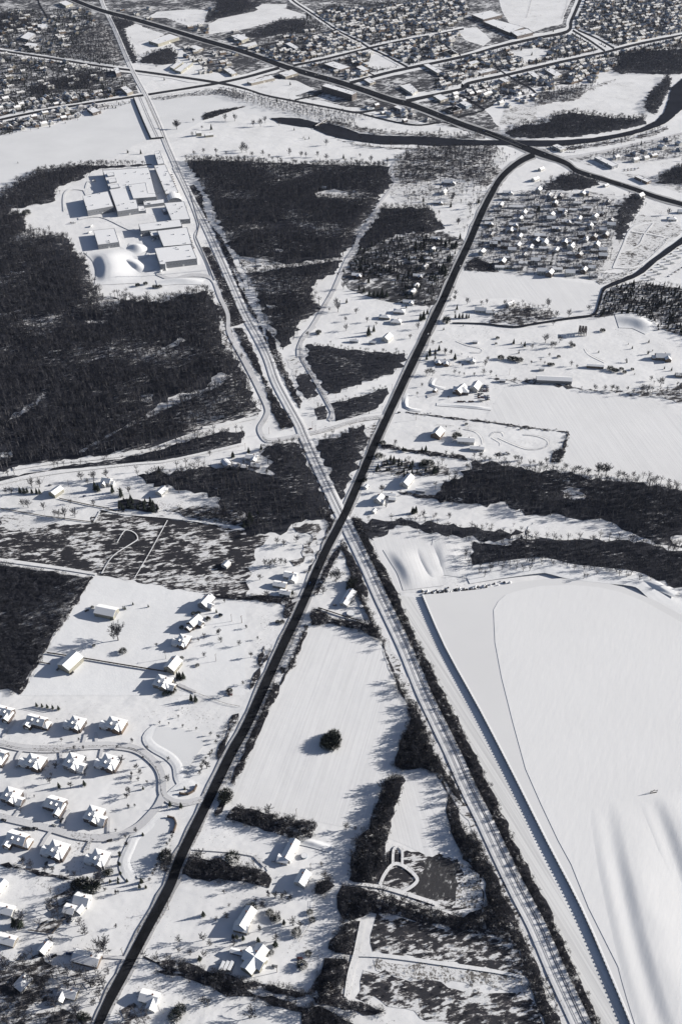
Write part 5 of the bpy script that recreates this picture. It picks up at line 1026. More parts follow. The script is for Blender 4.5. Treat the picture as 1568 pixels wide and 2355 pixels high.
TOWN = [('A2 220,335 490,408 700,355 950,298 900,262 760,192 560,195 400,250 240,300', 38, 21, 25, 60), ('A2 530,425 650,398 960,312 1040,350 1180,425 1060,460 860,515', 38, 22, 26, 24), ('A2 985,300 1420,216 1568,185 A3 0,185 0,370 A2 1200,428 1060,340', 38, 19, 25, 60),
        ('A2 620,75 1568,-20 A3 0,-10 100,60 200,100 60,200 A2 1420,205 980,296 900,255 760,185', 38, 22, 27, 70), ('A3 10,390 160,355 420,298 640,248 830,210 900,258 1060,325 900,362 700,408 450,470 20,575', 38, 19, 26, 60), ('A3 10,600 200,540 450,485 700,425 900,380 1080,340 1300,285 1568,235 1568,290 1200,340 1120,440 980,530 640,580 640,640 450,690 240,700 60,660', 38, 21, 27, 60),
        ('A3 940,0 1568,-20 1568,215 1300,268 1140,300 930,190 870,170', 38, 22, 30, 55), ('A1 -20,330 300,380 650,435 780,440 640,520 400,560 -20,620', 36, 30, 34, 22), ('A1 -20,640 500,600 860,560 860,600 500,655 250,700 -20,748', 33, 20, 24, 26), ('A1 -20,790 250,725 500,680 760,650 640,720 400,775 100,840 -20,850', 33, 20, 24, 22), ('A1 0,80 600,60 600,150 420,330 200,330 0,310', 36, 34, 38, 20), ('A2 890,700 1100,650 1250,690 1568,810 1568,850 1100,770 900,760', 38, 26, 28, 16),
        ('A3 1000,1010 1568,870 1568,1080 1400,1050', 30, 30, 34, 18), ('A1 1180,300 1500,340 1560,480 1380,510 1200,460 1120,440', 36, 28, 32, 14), ('A1 760,60 1300,40 1560,100 1560,320 1100,185 860,115', 38, 44, 50, 12)]
rnd = random.Random(5); PR = []
for i, (kd, L, Wd, wl, h) in enumerate([('ranch', 13, 7, 'w', 3.2), ('ranch', 12, 8, 'g', 3.3), ('ranch', 15, 6.5, 't', 3.2), ('two', 13, 9, 'w', 4.6), ('two', 12, 8.5, 'b', 4.8), ('hip', 14, 11, 'g', 3.4), ('ell', 14, 9, 't', 3.6), ('ell', 15, 9, 'l', 3.4), ('farm', 15, 9, 'w', 3.0), ('two', 11, 9, 'n', 4.4)]):
    o = house(Vector((0, 0, 0)), 0, kd, L, Wd, W_[wl], '', 'house', 'x', 'roof_thaw' if i in (1, 2, 5, 7, 9) else 'roof_snow', 0, h); THINGS.pop(); PR.append((o, LOOKW[wl] + ' ' + KL[kd], [False])); FOOT.pop()
remember(None)
def put_house(i, p, ang, group, cat='house', sc=1.0):
    src, look, used = PR[i]
    if not used[0]: o = src; o.location = p; o.rotation_euler = (0, 0, ang); o.scale = (sc, sc, sc); used[0] = True
    else: o = copy_thing(src, p, ang, sc)
    footprint(p.x, p.y, 8 * sc); later(o, look, cat, group, p)
NP = gp('B3 300,220 640,190 1130,250 1110,420 1090,560 1010,700 640,640 300,600 250,480'); EX = []
while len(EX) < 42:
    q = Vector((rnd.uniform(min(p.x for p in NP), max(p.x for p in NP)), rnd.uniform(min(p.y for p in NP), max(p.y for p in NP)), 0))
    if inside(q, NP) and all((q - w).length > 20 for w in EX) and all((q - G(*w)).length > 17 for w in pts(MOB)) and not near_road(q, 8) and not near_foot(q, 8): EX.append(q)
for p in [G(*t) for t in pts(MOB)] + EX:
    i = rnd.choice((0, 0, 1, 2, 4, 1, 3, 3, 9, 6)); put_house(i, p, R(rnd.choice((-4, -6, 68, 62 if i > 2 else -3))), 'houses', sc=rnd.uniform(1.05, 1.3))
ALLC = []
for s, ang, sx, sy, mx in TOWN:
    P = gp(s); a = R(ang); u = Vector((math.cos(a), math.sin(a), 0)); w = Vector((-u.y, u.x, 0)); c = sum(P, Vector()) / len(P)
    for i in range(-70, 71):
        for j in range(-60, 61):
            p = c + u * (i * sx * .95 + rnd.uniform(-3, 3)) + w * (j * sy + rnd.uniform(-3, 3)); p.z = 0
            if inside(p, P) and not near_road(p, 5) and not near_foot(p, 5) and rnd.random() < (.45 if mx < 30 else .58) and not any(inside(p, q) for q in CLEAR): ALLC.append((p, a))
ALLC.sort(key=lambda t: t[0].y); FAR = MB(); nh = nf = 0
for p, a in ALLC:
    if near_foot(p, 5): continue
    rz = a + rnd.choice((0, math.pi / 2, math.pi, -math.pi / 2))
    if nh < 105: put_house(rnd.choice((1, 3, 3, 4, 5, 5, 6, 7, 8, 9)), p, rz, 'houses', sc=rnd.uniform(1.0, 1.3)); nh += 1
    else:
        footprint(p.x, p.y, 9); nf += 1; L, Wd, h = rnd.uniform(12, 24), rnd.uniform(9, 13), rnd.uniform(3.2, 6.5); cs, sn = math.cos(rz), math.sin(rz); k = len(FAR.v); mw = rnd.randrange(1, 5)
        wall_block(FAR, L, Wd, h, Wd * .3, 0, 0, 0, mw); roof_gable(FAR, L, Wd, h, Wd * .3, .5, 0, 0, 0, .3, 0)
        if rnd.random() < .4: wall_block(FAR, Wd * .8, Wd * .7, h - .3, Wd * .2, L * .2, -Wd * .5, 1, mw); roof_gable(FAR, Wd * .8, Wd * .7, h - .3, Wd * .2, .4, L * .2, -Wd * .5, 1, .3, 0)
        FAR.v[k:] = [(p.x + x * cs - y * sn, p.y + x * sn + y * cs, z) for x, y, z in FAR.v[k:]]
o = FAR.build('distant_houses', ['roof_thaw', 'wall_white', 'wall_grey', 'wall_brown', 'wall_tan']); o['kind'] = 'stuff'; o['label'] = 'many small snow-roofed houses filling the far town blocks'
print('town houses', nh, nf)

# ------------------------------------------------------------------ radio tower, footbridge, bridge, poles, pools
def post(mb, p0, p1, r): mb.tube(p0, p1, r, r, 4)
def lattice_tower(p, h, label, wid=2.4):
    o = empty('radio_tower', p); legs = [Vector((math.cos(a) * wid / 2, math.sin(a) * wid / 2, 0)) for a in (0.3, 2.4, 4.5)]
    br = MB(); n = int(h / 3)
    for q in legs:
        lb = MB(); post(lb, q, q + Vector((0, 0, h)), .16); lb.build('leg', 'steel_rail', o)
    for i in range(n):
        z = h * i / n; z2 = h * (i + 1) / n
        for k in range(3):
            a, b = legs[k], legs[(k + 1) % 3]; br.tube(a + Vector((0, 0, z)), b + Vector((0, 0, z2)), .09, .09, 3)
            br.tube(a + Vector((0, 0, z)), b + Vector((0, 0, z)), .08, .08, 3)
    br.build('bracing', 'steel_rail', o)
    an = MB(); post(an, (0, 0, h), (0, 0, h + 6), .12); an.build('antenna', 'steel_rail', o)
    tag(o, label, 'radio tower'); return o
q = pts('B2 240,650')[0]; lattice_tower(G(*q), 88, 'tall thin lattice radio tower rising from the dark central wood')
q = pts('B2 652,155')[0]; lattice_tower(G(*q), 62, 'fainter shorter lattice tower in the upper central wood', 2.0)
q = pts('B2 262,652')[0]; house(G(*q), -6, 'barn', 9, 4, 'wall_grey', 'small equipment hut', 'hut', 'tower huts', name='equipment_hut', h=2.8, detail=1)

a, b = G(*pts('A2 625,812')[0]), G(*pts('A2 694,768')[0]); d = b - a; Lb = d.length; o = empty('footbridge', (a + b) / 2, math.atan2(d.y, d.x))
m = MB(); m.box((0, 0, 4), (Lb, 5, .5)); m.build('deck', 'snow', o)
for s in (-1, 1):
    m = MB(); m.box((0, s * 2.6, 5), (Lb, .15, .15)); m.box((0, s * 2.6, 4.1), (Lb, .3, 1.0))
    for k in range(12): m.box((-Lb / 2 + Lb * (k + .5) / 12, s * 2.6, 4.6), (.15, .15, 1.2))
    m.build('railing', 'timber_pole', o)
for k in (-.33, 0, .33): m = MB(); m.box((Lb * k, 0, 1.8), (1, 4.6, 4)); m.build('pier', 'concrete', o)
tag(o, 'snow-covered footbridge crossing the narrow dark river', 'footbridge')
o = empty('highway_bridge', (0, 0, 0))
cl = gline('A3 330,843 450,893 560,938', 3)
for s, nm in ((-8.5, 'parapet'), (8.5, 'parapet')):
    rl_ = off_line(cl, s, 0); sweep(nm, rl_, [(-.3, -.4), (-.3, 1.6), (.3, 1.6), (.3, -.4)], 'concrete', parent=o, taper=False)
tag(o, 'concrete parapets of the highway bridge over the dark river', 'bridge')
# utility poles
pm = MB(); pm.tube((0, 0, -.4), (0, 0, 10), .22, .15, 6)
am = MB(); am.box((0, 0, 9.2), (2.6, .16, .18)); am.box((-1.1, 0, 9.4), (.1, .1, .25)); am.box((1.1, 0, 9.4), (.1, .1, .25))
PM, AM = pm.mesh('pole', ['timber_pole']), am.mesh('crossarm', ['timber_pole'])
POLES = 'D1 1545,755 1380,1000 1060,985 D2 150,755 C2 622,665 602,640 1048,540 1262,590 1400,430 1110,400 750,450 F1 785,780 1078,490 1220,170 640,1080 F3 700,685 515,320 D2 1085,715 C1 440,1015 E2 500,945 C1 1568,780 C2 325,680 C2 965,550 D1 1480,745 F2 376,890 590,240 C3 0,425 465,300 A3 390,820 B3 40,780 B2 1410,800 1560,660 A1 900,420 1245,470 A2 335,600 450,620 845,700 990,600 A3 150,290 600,90 655,210 800,100'
wires = []
for x, y in pts(POLES):
    p = G(x, y); o = empty('utility_pole', p, R(60)); 
    for nm, me in (('pole', PM), ('crossarm', AM)):
        c = bpy.data.objects.new(nm, me); COL.objects.link(c); c.parent = o
    later(o, 'thin wooden utility pole with crossarm', 'utility pole', 'utility poles', p)
# fences
def fence(s, label, h=1.3, step=4, solid=False, mat='timber_pole'):
    L = gline(s, 1); o = empty('fence', L[0]); m = MB(); r = MB(); c = L[0]
    for a, b in zip(L, L[1:]):
        d = b - a; n = max(1, int(d.length / step)); 
        for i in range(n + 1): q = a + d * i / n - c; m.box(q + Vector((0, 0, h / 2 - .2)), (.16, .16, h + .4))
        an = math.atan2(d.y, d.x)
        if solid: r.box((a + d / 2 - c) + Vector((0, 0, h / 2)), (d.length, .1, h), an)
        else:
            for z in (.5, 1.1): r.box((a + d / 2 - c) + Vector((0, 0, z)), (d.length, .07, .12), an)
    m.build('posts', mat, o); r.build('rails', mat, o); tag(o, label, 'fence')
fence('D1 300,950 530,985 800,1030 1060,1072', 'long dark board fence between two country fields', 1.9, solid=True)
fence('E1 1150,128 1250,160 1400,215 1450,232 1530,247', 'post and rail fence along the country driveway')
fence('D2 640,662 790,712 905,745', 'dark fence below the house with the round pool', 1.6, solid=True)
fence('D2 880,545 930,640 968,735', 'dark fence beside the railway shrubs at the pool house', 1.6, solid=True)
fence('F1 180,625 240,632 335,645 375,600', 'dark yard fence beside the left cottages', 1.5, solid=True)
fence('D1 250,1010 320,1022', 'short dark fence beside the corner barn', 1.5, solid=True)
fence('A3 575,110 600,20 610,-20', 'tall thin netting fence left of the far playing field', 5, 12)
fence('A3 800,120 830,40 840,-20', 'tall thin netting fence right of the far playing field', 5, 12)
fence('C3 0,625 60,628 110,632', 'low fence posts above the sledge loops')
fence('F2 515,695 560,630 600,560 612,430', 'thin wire fence at the garden edge by the shrub belt')
fence('B1 1215,190 1275,390 1255,470 1330,640 1370,745', 'low dark fence between factory yard and railway', 1.2, solid=True)
fence('C1 380,1095 560,1135 700,1160', 'dark hedge-lined fence along the left lane', 1.4, solid=True)
fence('D1 0,25 280,75 600,115', 'dark rail fence across the left pasture', 1.2, solid=True)

# small things on the basin snow
p = G(*pts('E3 1385,800')[0], BZ); o = empty('survey_frame', (p.x, p.y, BZ + .2), R(10)); m = MB(); m.tube((-3, 0, 0), (-3, 0, 4), .2, .15, 5); m.tube((3, 0, 0), (3, 0, 4), .2, .15, 5); m.tube((0, 1.5, 0), (0, 0, 5), .2, .15, 5); m.build('posts', 'steel_rail', o)
m = MB(); m.box((0, 0, 3.2), (6, .3, .3)); m.box((0, 0, .5), (6, .5, .4)); m.build('beam', 'timber_pole', o); tag(o, 'small dark frame alone on the frozen basin above the grey streaks', 'frame')
# curved entrance walls of the subdivision
for s, lab in (('E1 1150,805 1200,808 1240,785 1255,755', 'curved dark entrance wall above the subdivision road'), ('E1 1075,955 1110,965 1125,1000 1110,1050', 'curved dark entrance wall below the subdivision road')):
    o = empty('entrance_wall', (0, 0, 0)); sweep('wall', gline(s, 4), [(-.5, -.3), (-.5, 1.8), (.5, 1.8), (.5, -.3)], 'wall_brown', parent=o, taper=False)
    for q in gline(s, 2)[::2]: m = MB(); m.box((q.x, q.y, .9), (1.3, 1.3, 2.6)); m.build('pillar', 'wall_brick', o)
    tag(o, lab, 'entrance wall', 'subdivision entrance walls')
# above-ground pool, play frames, deck, tank
def pool(s, r, lab):
    p = G(*pts(s)[0]); o = empty('round_pool', p); m = MB(); m.cyl((0, 0, -.3), r, 1.5, 24); m.build('wall', 'wall_blue', o); m = MB(); m.cyl((0, 0, 1.22), r * .93, .12, 24); m.build('cover', 'roof_snow', o); tag(o, lab, 'pool')
pool('D2 845,698', 4.4, 'round snow-covered pool below the long pool house'); pool('D2 915,655', 2.2, 'small round tub right of the pool house'); pool('F2 548,150', 2.6, 'round tub on the deck of the long lower house'); pool('F1 330,198', 3.2, 'round covered pool below the second lower villa')
for i, s in enumerate(('C3 912,40', 'C3 930,42', 'C3 948,44')):
    p = G(*pts(s)[0]); o = empty('steel_frame', p, R(80)); m = MB()
    for x in (-5, 5):
        for y in (-1.2, 1.2): m.tube((x, y, -.3), (x, y, 11), .5, .4, 6)
    m.build('legs', 'steel_rail', o)
    m = MB(); m.box((0, 0, 11), (12, 3.2, .7)); m.box((0, 0, 6), (10.4, 2.6, .4)); m.build('beam', 'steel_rail', o); tag(o, 'tall dark steel frame on open snow, %s of three from the left' % ('first', 'second', 'third')[i], 'steel frame', 'dark steel frames')
# piles of rock along the basin lip
rk = random.Random(3); rock_me = []
for i in range(4):
    m = MB(); n = 7; vs = []
    for a in range(n):
        for zc, rr in ((-.3, 1.0), (.5, .9), (1.1, .45)): t = 6.283 * a / n; vs.append((math.cos(t) * rr * rk.uniform(.7, 1.2), math.sin(t) * rr * rk.uniform(.7, 1.2), zc))
    m.v = vs + [(0, 0, 1.25)]
    for a in range(n):
        b = (a + 1) % n; m.f += [(a * 3, b * 3, b * 3 + 1, a * 3 + 1), (a * 3 + 1, b * 3 + 1, b * 3 + 2, a * 3 + 2), (a * 3 + 2, b * 3 + 2, 3 * n)]; m.m += [0, 0, 0]
    rock_me.append(m.mesh('snowy_rock', ['stone_dark' if i % 2 else 'drift_snow']))
c = bpy.data.collections.new('seed_rock')
for me in rock_me: c.objects.link(bpy.data.objects.new('rock', me))
v = []
for s in ('D2 1300,565 1380,560 1450,550 1568,545', 'D3 0,560 60,548 150,550 240,535 330,520 480,505'):
    L = gline(s, 2)
    for a, b in zip(L, L[1:]):
        for k in range(int((b - a).length / 1.5)): q = a.lerp(b, rk.random()); v.append((q.x + rk.gauss(0, 1.6), q.y + rk.gauss(0, 2.2), -.1))
me = bpy.data.meshes.new('rubble'); me.from_pydata(v, [], []); o = bpy.data.objects.new('rubble', me); COL.objects.link(o); md = o.modifiers.new('scatter', 'NODES'); md.node_group = scatter_group(c, .5, 2.0)
o['kind'] = 'stuff'; o['label'] = 'broken line of snowy rocks along the upper basin lip'

# ------------------------------------------------------------------ vehicles
def make_car(paint):
    o = empty('car', (0, 0, 0)); m = MB(); m.box((0, 0, .62), (4.5, 1.8, .62), taper=.97); m.box((1.5, 0, .80), (1.4, 1.6, .25), taper=.9); m.build('body', paint, o)
    m = MB(); m.box((-.25, 0, 1.18), (2.5, 1.6, .55), m=0, taper=.78); m.box((-.25, 0, 1.48), (1.8, 1.2, .08), m=1); m.build('cabin', ['glass_dark', paint], o)
    for x in (-1.4, 1.4):
        for y in (-.85, .85): m = MB(); m.tube((x, y - .1, .33), (x, y + .1, .33), .34, .34, 10); m.box((x, y, .33), (.3, .22, .3)); m.build('wheel', 'rubber', o)
    return o
def make_truck():
    o = empty('box_truck', (0, 0, 0)); m = MB(); m.box((-.8, 0, 2.1), (6.4, 2.4, 2.6)); m.build('cargo_box', 'trim_white', o); m = MB(); m.box((3.4, 0, 1.4), (1.9, 2.2, 1.8), taper=.9); m.build('cab', 'car_white', o)
    m = MB(); m.box((4.2, 0, 1.7), (.4, 1.9, .7)); m.build('windscreen', 'glass_dark', o)
    for x in (-3, 3.2):
        for y in (-1.1, 1.1): m = MB(); m.tube((x, y - .15, .5), (x, y + .15, .5), .5, .5, 10); m.box((x, y, .5), (.4, .32, .4)); m.build('wheel', 'rubber', o)
    return o
def make_trailer():
    o = empty('travel_trailer', (0, 0, 0)); m = MB(); m.box((0, 0, 1.7), (7.5, 2.5, 2.2)); m.build('body', 'wall_white', o); m = MB(); m.box((0, 0, 2.95), (7.3, 2.4, .3)); m.build('roof', 'roof_snow', o)
    for k in (-2, 0, 2): m = MB(); m.box((k, -1.27, 1.9), (1.1, .06, .7)); m.build('window', 'glass_dark', o)
    m = MB(); m.box((4.3, 0, .6), (1.4, .2, .2)); m.build('tow_bar', 'steel_rail', o)
    for y in (-1.1, 1.1): m = MB(); m.tube((0, y - .15, .4), (0, y + .15, .4), .4, .4, 10); m.box((0, y, .4), (.4, .32, .4)); m.build('wheel', 'rubber', o)
    return o
CARP = [(make_car(p), [False], n) for p, n in (('car_black', 'black'), ('car_white', 'white'), ('car_grey', 'grey'), ('car_red', 'dark red'), ('car_blue', 'dark blue'))]
TRK, TRL = [(make_truck(), [False], 'white')], [(make_trailer(), [False], 'white')]
KIDS.clear(); remember(None)
def vehicle(pool_, s, ang, look, cat, group, label=None, z=0):
    x, y = (pts(s)[0] if isinstance(s, str) else s); p = G(x, y); p.z = z; src, used, cn = rnd.choice(pool_) if isinstance(pool_, list) else pool_
    if not used[0]: used[0] = True; o = src; o.location = p; o.rotation_euler = (0, 0, R(ang))
    else: o = copy_thing(src, p, R(ang))
    if label: tag(o, label, cat, group)
    else: later(o, cn + ' ' + look, cat, group, p)
vehicle(CARP[0], 'D2 645,405', 73, '', 'car', 'cars driving on the main road', 'dark car driving above the bungalow on the main road', .42)
vehicle(CARP[4], 'D2 585,508', 73, '', 'car', 'cars driving on the main road', 'car beside the bungalow driveways on the main road', .42)
vehicle(CARP[1], 'C2 1340,45', 73, '', 'car', 'cars driving on the main road', 'small white car on the main road beside the snow park', .42)
vehicle(CARP[1], 'B2 1545,655', 73, '', 'car', 'cars driving on the main road', 'white car on the main road beside the wooded bungalows', .42)
vehicle(CARP[2], 'B3 150,660', 73, '', 'car', 'cars driving on the main road', 'pale car on the main road left of the white field', .42)
for s, a in (('A1 900,130', -55), ('A1 1180,212', -53), ('A1 1480,305', -52), ('A2 320,385', -52), ('A2 560,462', -53), ('A2 700,500', -53), ('A2 930,575', -53), ('A2 1180,652', -53), ('A2 1400,730', -54), ('A3 300,835', -54), ('A3 500,910', -54), ('A3 690,985', -54), ('B3 980,72', -54), ('B3 1180,132', -54)):
    q = pts(s)[0]; vehicle(CARP, q, a, 'car on the highway', 'car', 'cars driving on the highway', z=.75)
PK = {'E1 395,975': 70, 'E1 25,975': -15, 'E1 345,1010': -15, 'E1 700,1105': 20, 'E1 110,630': 60, 'E1 1470,172': -10, 'D1 370,1055': 65, 'D1 460,1080': 60, 'D1 555,680': 40, 'D1 1330,725': -30, 'D1 1410,705': -20, 'F1 440,560': 65, 'F1 465,562': 65, 'F1 345,790': 30, 'F1 440,775': -10, 'F2 355,185': -20, 'F2 360,855': -10, 'F2 520,805': 0, 'F2 525,850': 30,
      'D2 860,620': 60, 'D2 745,645': -12, 'D2 560,430': 0, 'C2 590,650': 5, 'C2 1155,545': 0, 'C1 320,1010': 0, 'C1 540,1080': 0, 'C3 395,810': 0, 'C3 430,815': 0, 'C3 460,810': -20, 'C3 450,800': 10, 'B3 245,20': 0}
for s, a in PK.items(): vehicle(CARP, s, a, 'parked car', 'car', 'parked cars')
for s, nx, ny, dx, dy, a in (('C3 265,372', 4, 4, 20, 12, -5), ('C3 270,425', 4, 4, 20, 12, -5), ('C3 140,475', 6, 1, 18, 2, -5), ('A3 725,930', 3, 3, 14, 12, 60), ('A3 800,970', 6, 1, 16, -4, 60), ('A3 830,940', 4, 2, 14, 12, 40), ('B1 1095,70', 2, 8, 3, 14, 0), ('B1 1205,450', 1, 9, 0, 11, 0), ('A3 185,600', 3, 3, 20, 8, 38), ('A3 1200,1090', 5, 2, 22, -9, 30), ('A2 290,520', 5, 1, 14, -4, 120), ('A1 1050,120', 7, 2, 22, 10, 30), ('A2 230,380', 4, 2, 14, 8, 40), ('A2 620,470', 4, 2, 18, 8, 38), ('A2 1090,545', 4, 2, 15, 8, 38), ('B1 455,375', 2, 1, 20, 0, 0), ('B1 590,100', 2, 1, 10, 6, 40), ('E1 130,1028', 5, 1, 24, -3, -10)):
    x0, y0 = pts(s)[0]
    for i in range(nx):
        for j in range(ny):
            if rnd.random() < .12: continue
            sk = (4 * j if dy > 10 and nx <= 2 else 0)
            vehicle(CARP, (x0 + (i * dx + sk) * .36, y0 + (j * dy - (i * 2 if dy < 10 and ny > 1 else 0)) * .36), a + rnd.uniform(-6, 6), 'parked car', 'car', 'parked cars')
for s, an in (('B1 470,380', 10), ('B1 600,112', 40), ('B1 585,400', 70), ('B1 905,462', 80), ('B1 980,490', 80), ('B1 1030,690', 80), ('B1 575,440', 60), ('B1 1150,210', 105), ('B1 1190,280', 105)): vehicle(TRK, s, an, 'box truck', 'truck', 'trucks in the factory yard')
for i in range(9):
    for k in range(3): 
        x0, y0 = pts('B3 %d,%d' % (1330 + 42 * i, 712 - 34 * i))[0]; vehicle(TRK if k else CARP, (x0 + k * 24 * .36, y0 + k * 14 * .36), 5, 'box truck' if k else 'parked car', 'truck' if k else 'car', 'trucks in the angled lot' if k else 'parked cars')
for i in range(6): x0, y0 = pts('B3 %d,%d' % (1480 + 22 * i, 720 - 14 * i))[0]; vehicle(CARP, (x0, y0), 0, 'parked car', 'car', 'parked cars')
for i, n in enumerate(('left', 'middle', 'right')): vehicle(TRL, 'F1 %d,%d' % (1420 + 28 * i, 862 - i), 70, '', 'trailer', 'travel trailers parked in a row', '%s white trailer of three parked beside the cross-gabled barn' % n)
vehicle(TRL, 'C3 290,470', -5, 'parked trailer', 'trailer', 'travel trailers parked in a row', 'white trailer parked below the farmhouse wrecks'); vehicle(TRL, 'C2 1110,1108', -5, '', 'trailer', 'travel trailers parked in a row', 'white trailer behind the two cottages near the crossing')

# ------------------------------------------------------------------ single trees
init_trees()
def trees(kind, s):
    for t in pts(s): tree(kind, G(t[0], t[1]), t[2] * (1.3 if t[1] > 1500 and t[2] < 7 else 1.12))
tree('oak', G(*pts('D1 755,866')[0]), 23, 'very large spreading bare oak alone in the country field')
trees('oak', 'D2 755,488,15 F1 660,755,15 F2 285,480,8 A1 1130,822,20 C2 1045,1050,9 C3 1035,940,16 C3 1060,945,17 C3 1080,945,16 C3 1020,938,14 F1 640,315,12')
trees('bare', '''D2 670,570,11 720,470,9 500,240,10 375,250,9 420,265,9 330,400,10 300,390,9 360,385,9 400,375,8 430,385,8 310,590,9 265,480,8 650,700,6 690,705,6 620,690,6
 D1 415,80,13 480,80,13 375,75,9 350,70,8 1305,850,6 1410,880,7 1530,900,7 1305,975,6 1290,75,9 1320,80,9 1345,80,9 1375,82,9 1410,84,9 1440,86,9 1465,88,9
 C1 205,1020,13 255,1020,12 180,1150,12 280,1165,11 150,1145,11 75,1065,10 40,1060,9 600,980,14 520,975,12 680,960,12 600,1140,9 450,1125,6 1340,820,8 300,860,10 560,1000,8 825,1060,10 770,1070,10
 C2 1450,168,9 1485,170,7 1270,430,5 1300,378,6 1370,110,8 1330,305,10 1350,300,11 1368,305,10 1130,750,8 1420,665,3 1455,640,3 150,200,9 1070,1150,6 1310,1215,10 1475,1220,9 1390,1205,5 1510,295,7 1540,240,6 940,975,7
 C3 55,165,9 93,170,7 165,250,5 300,300,9 345,300,7 310,245,10 325,215,8 695,95,14 785,95,12 735,130,11 755,125,9 610,135,8 720,185,6 855,120,9 860,245,8 895,260,6 500,350,8 570,360,9 620,355,8 240,310,6 175,305,5 145,300,5 380,320,5 1430,375,14 1370,340,8 1255,420,7 1310,415,12 1345,420,13 1150,410,10 1075,405,9 1010,400,9 1120,400,9 1220,400,6 820,905,9 890,920,9 910,918,8 970,935,8 1160,950,9 1190,955,8 1255,960,9 1405,985,9 1480,1000,8 700,870,9 620,870,6 500,850,8 520,850,8 540,850,6 240,830,7 280,835,9 400,840,10 380,838,9 100,820,6 60,810,6 1210,220,6 1350,170,6 665,215,5 690,235,5 605,230,5 75,455,5
 B3 140,385,12 215,285,14 100,235,12 195,895,12 320,895,9 285,900,8 435,900,9 710,915,15 845,975,12 970,935,10 765,980,12 710,250,10 845,285,10 700,190,8 575,620,11 665,600,9 440,600,9 270,540,11 290,490,10 740,600,10 820,440,11 850,260,9 1050,340,10 900,640,9 835,640,11 1020,630,7 360,560,8 540,420,10 430,445,9 390,330,9 330,420,9 1480,325,13 115,870,9 745,1030,9 635,360,10 780,470,9 950,500,9 1000,350,9 350,170,9 860,180,12 120,840,10
 B2 765,945,16 755,910,14 800,800,13 880,955,10 812,1005,8 815,1065,11 950,1010,9 1275,1055,11 1225,1115,8 1345,930,12 1360,880,11 1130,830,12 1170,830,11 1030,590,14 1060,640,14 1120,700,13 1170,700,12 1200,690,12 1530,385,12 1300,195,9 1250,200,10 1500,220,13 1410,320,8 560,1180,6 570,1100,8 710,940,6 630,1100,6 1010,1030,6 1480,880,7 1510,870,8 1500,800,6 1350,1110,7 1050,720,10 1160,860,9
 F1 595,985,10 660,985,12 635,1040,9 600,1100,8 485,1150,11 350,1110,12 290,990,13 210,1080,9 690,900,6 440,990,9 545,650,11 330,700,8 510,590,9 480,280,6 140,580,13 150,200,9 200,220,9 290,250,7 340,250,7 330,480,12 150,820,9 40,870,11
 F2 380,535,6 475,590,9 520,605,8 370,690,8 660,215,5 680,290,9 100,720,6 50,540,5 180,490,5 430,400,5 70,470,3 E2 820,1030,8 875,1035,4 F1 1140,695,6 1215,775,5 1305,790,7 1340,720,7 1430,385,4 1295,685,8 1145,760,5 1450,545,4 1380,560,4 1300,1090,8 1330,1095,7
 F2 215,1180,12 120,1040,10 330,1110,8 A2 270,805,18 225,805,15 300,780,15 390,800,13 150,970,17 180,970,17 215,1000,12 285,990,12 455,990,16 530,1000,13 560,1000,11 635,1000,13 690,1020,14 690,925,14 325,1005,9 975,1035,16 1080,1035,11 1130,1015,9 1105,935,15 1205,1010,18 1310,1030,11 1350,1015,15 910,895,14 850,1025,8 1290,870,11 1335,880,8 1380,1020,12 1450,1000,12 1510,1020,10 905,1000,8
 A1 1130,820,14 1235,775,9 1500,770,17 1440,770,17 1290,820,8 1555,955,18 1380,980,13 1300,975,11 1240,990,11 1230,870,11 1445,985,8 250,1100,14 570,1050,10 440,1070,9 330,1080,8 620,1035,6 680,1040,8 740,1030,6 820,975,6 100,650,13 220,610,10 1000,430,9 350,620,9''')
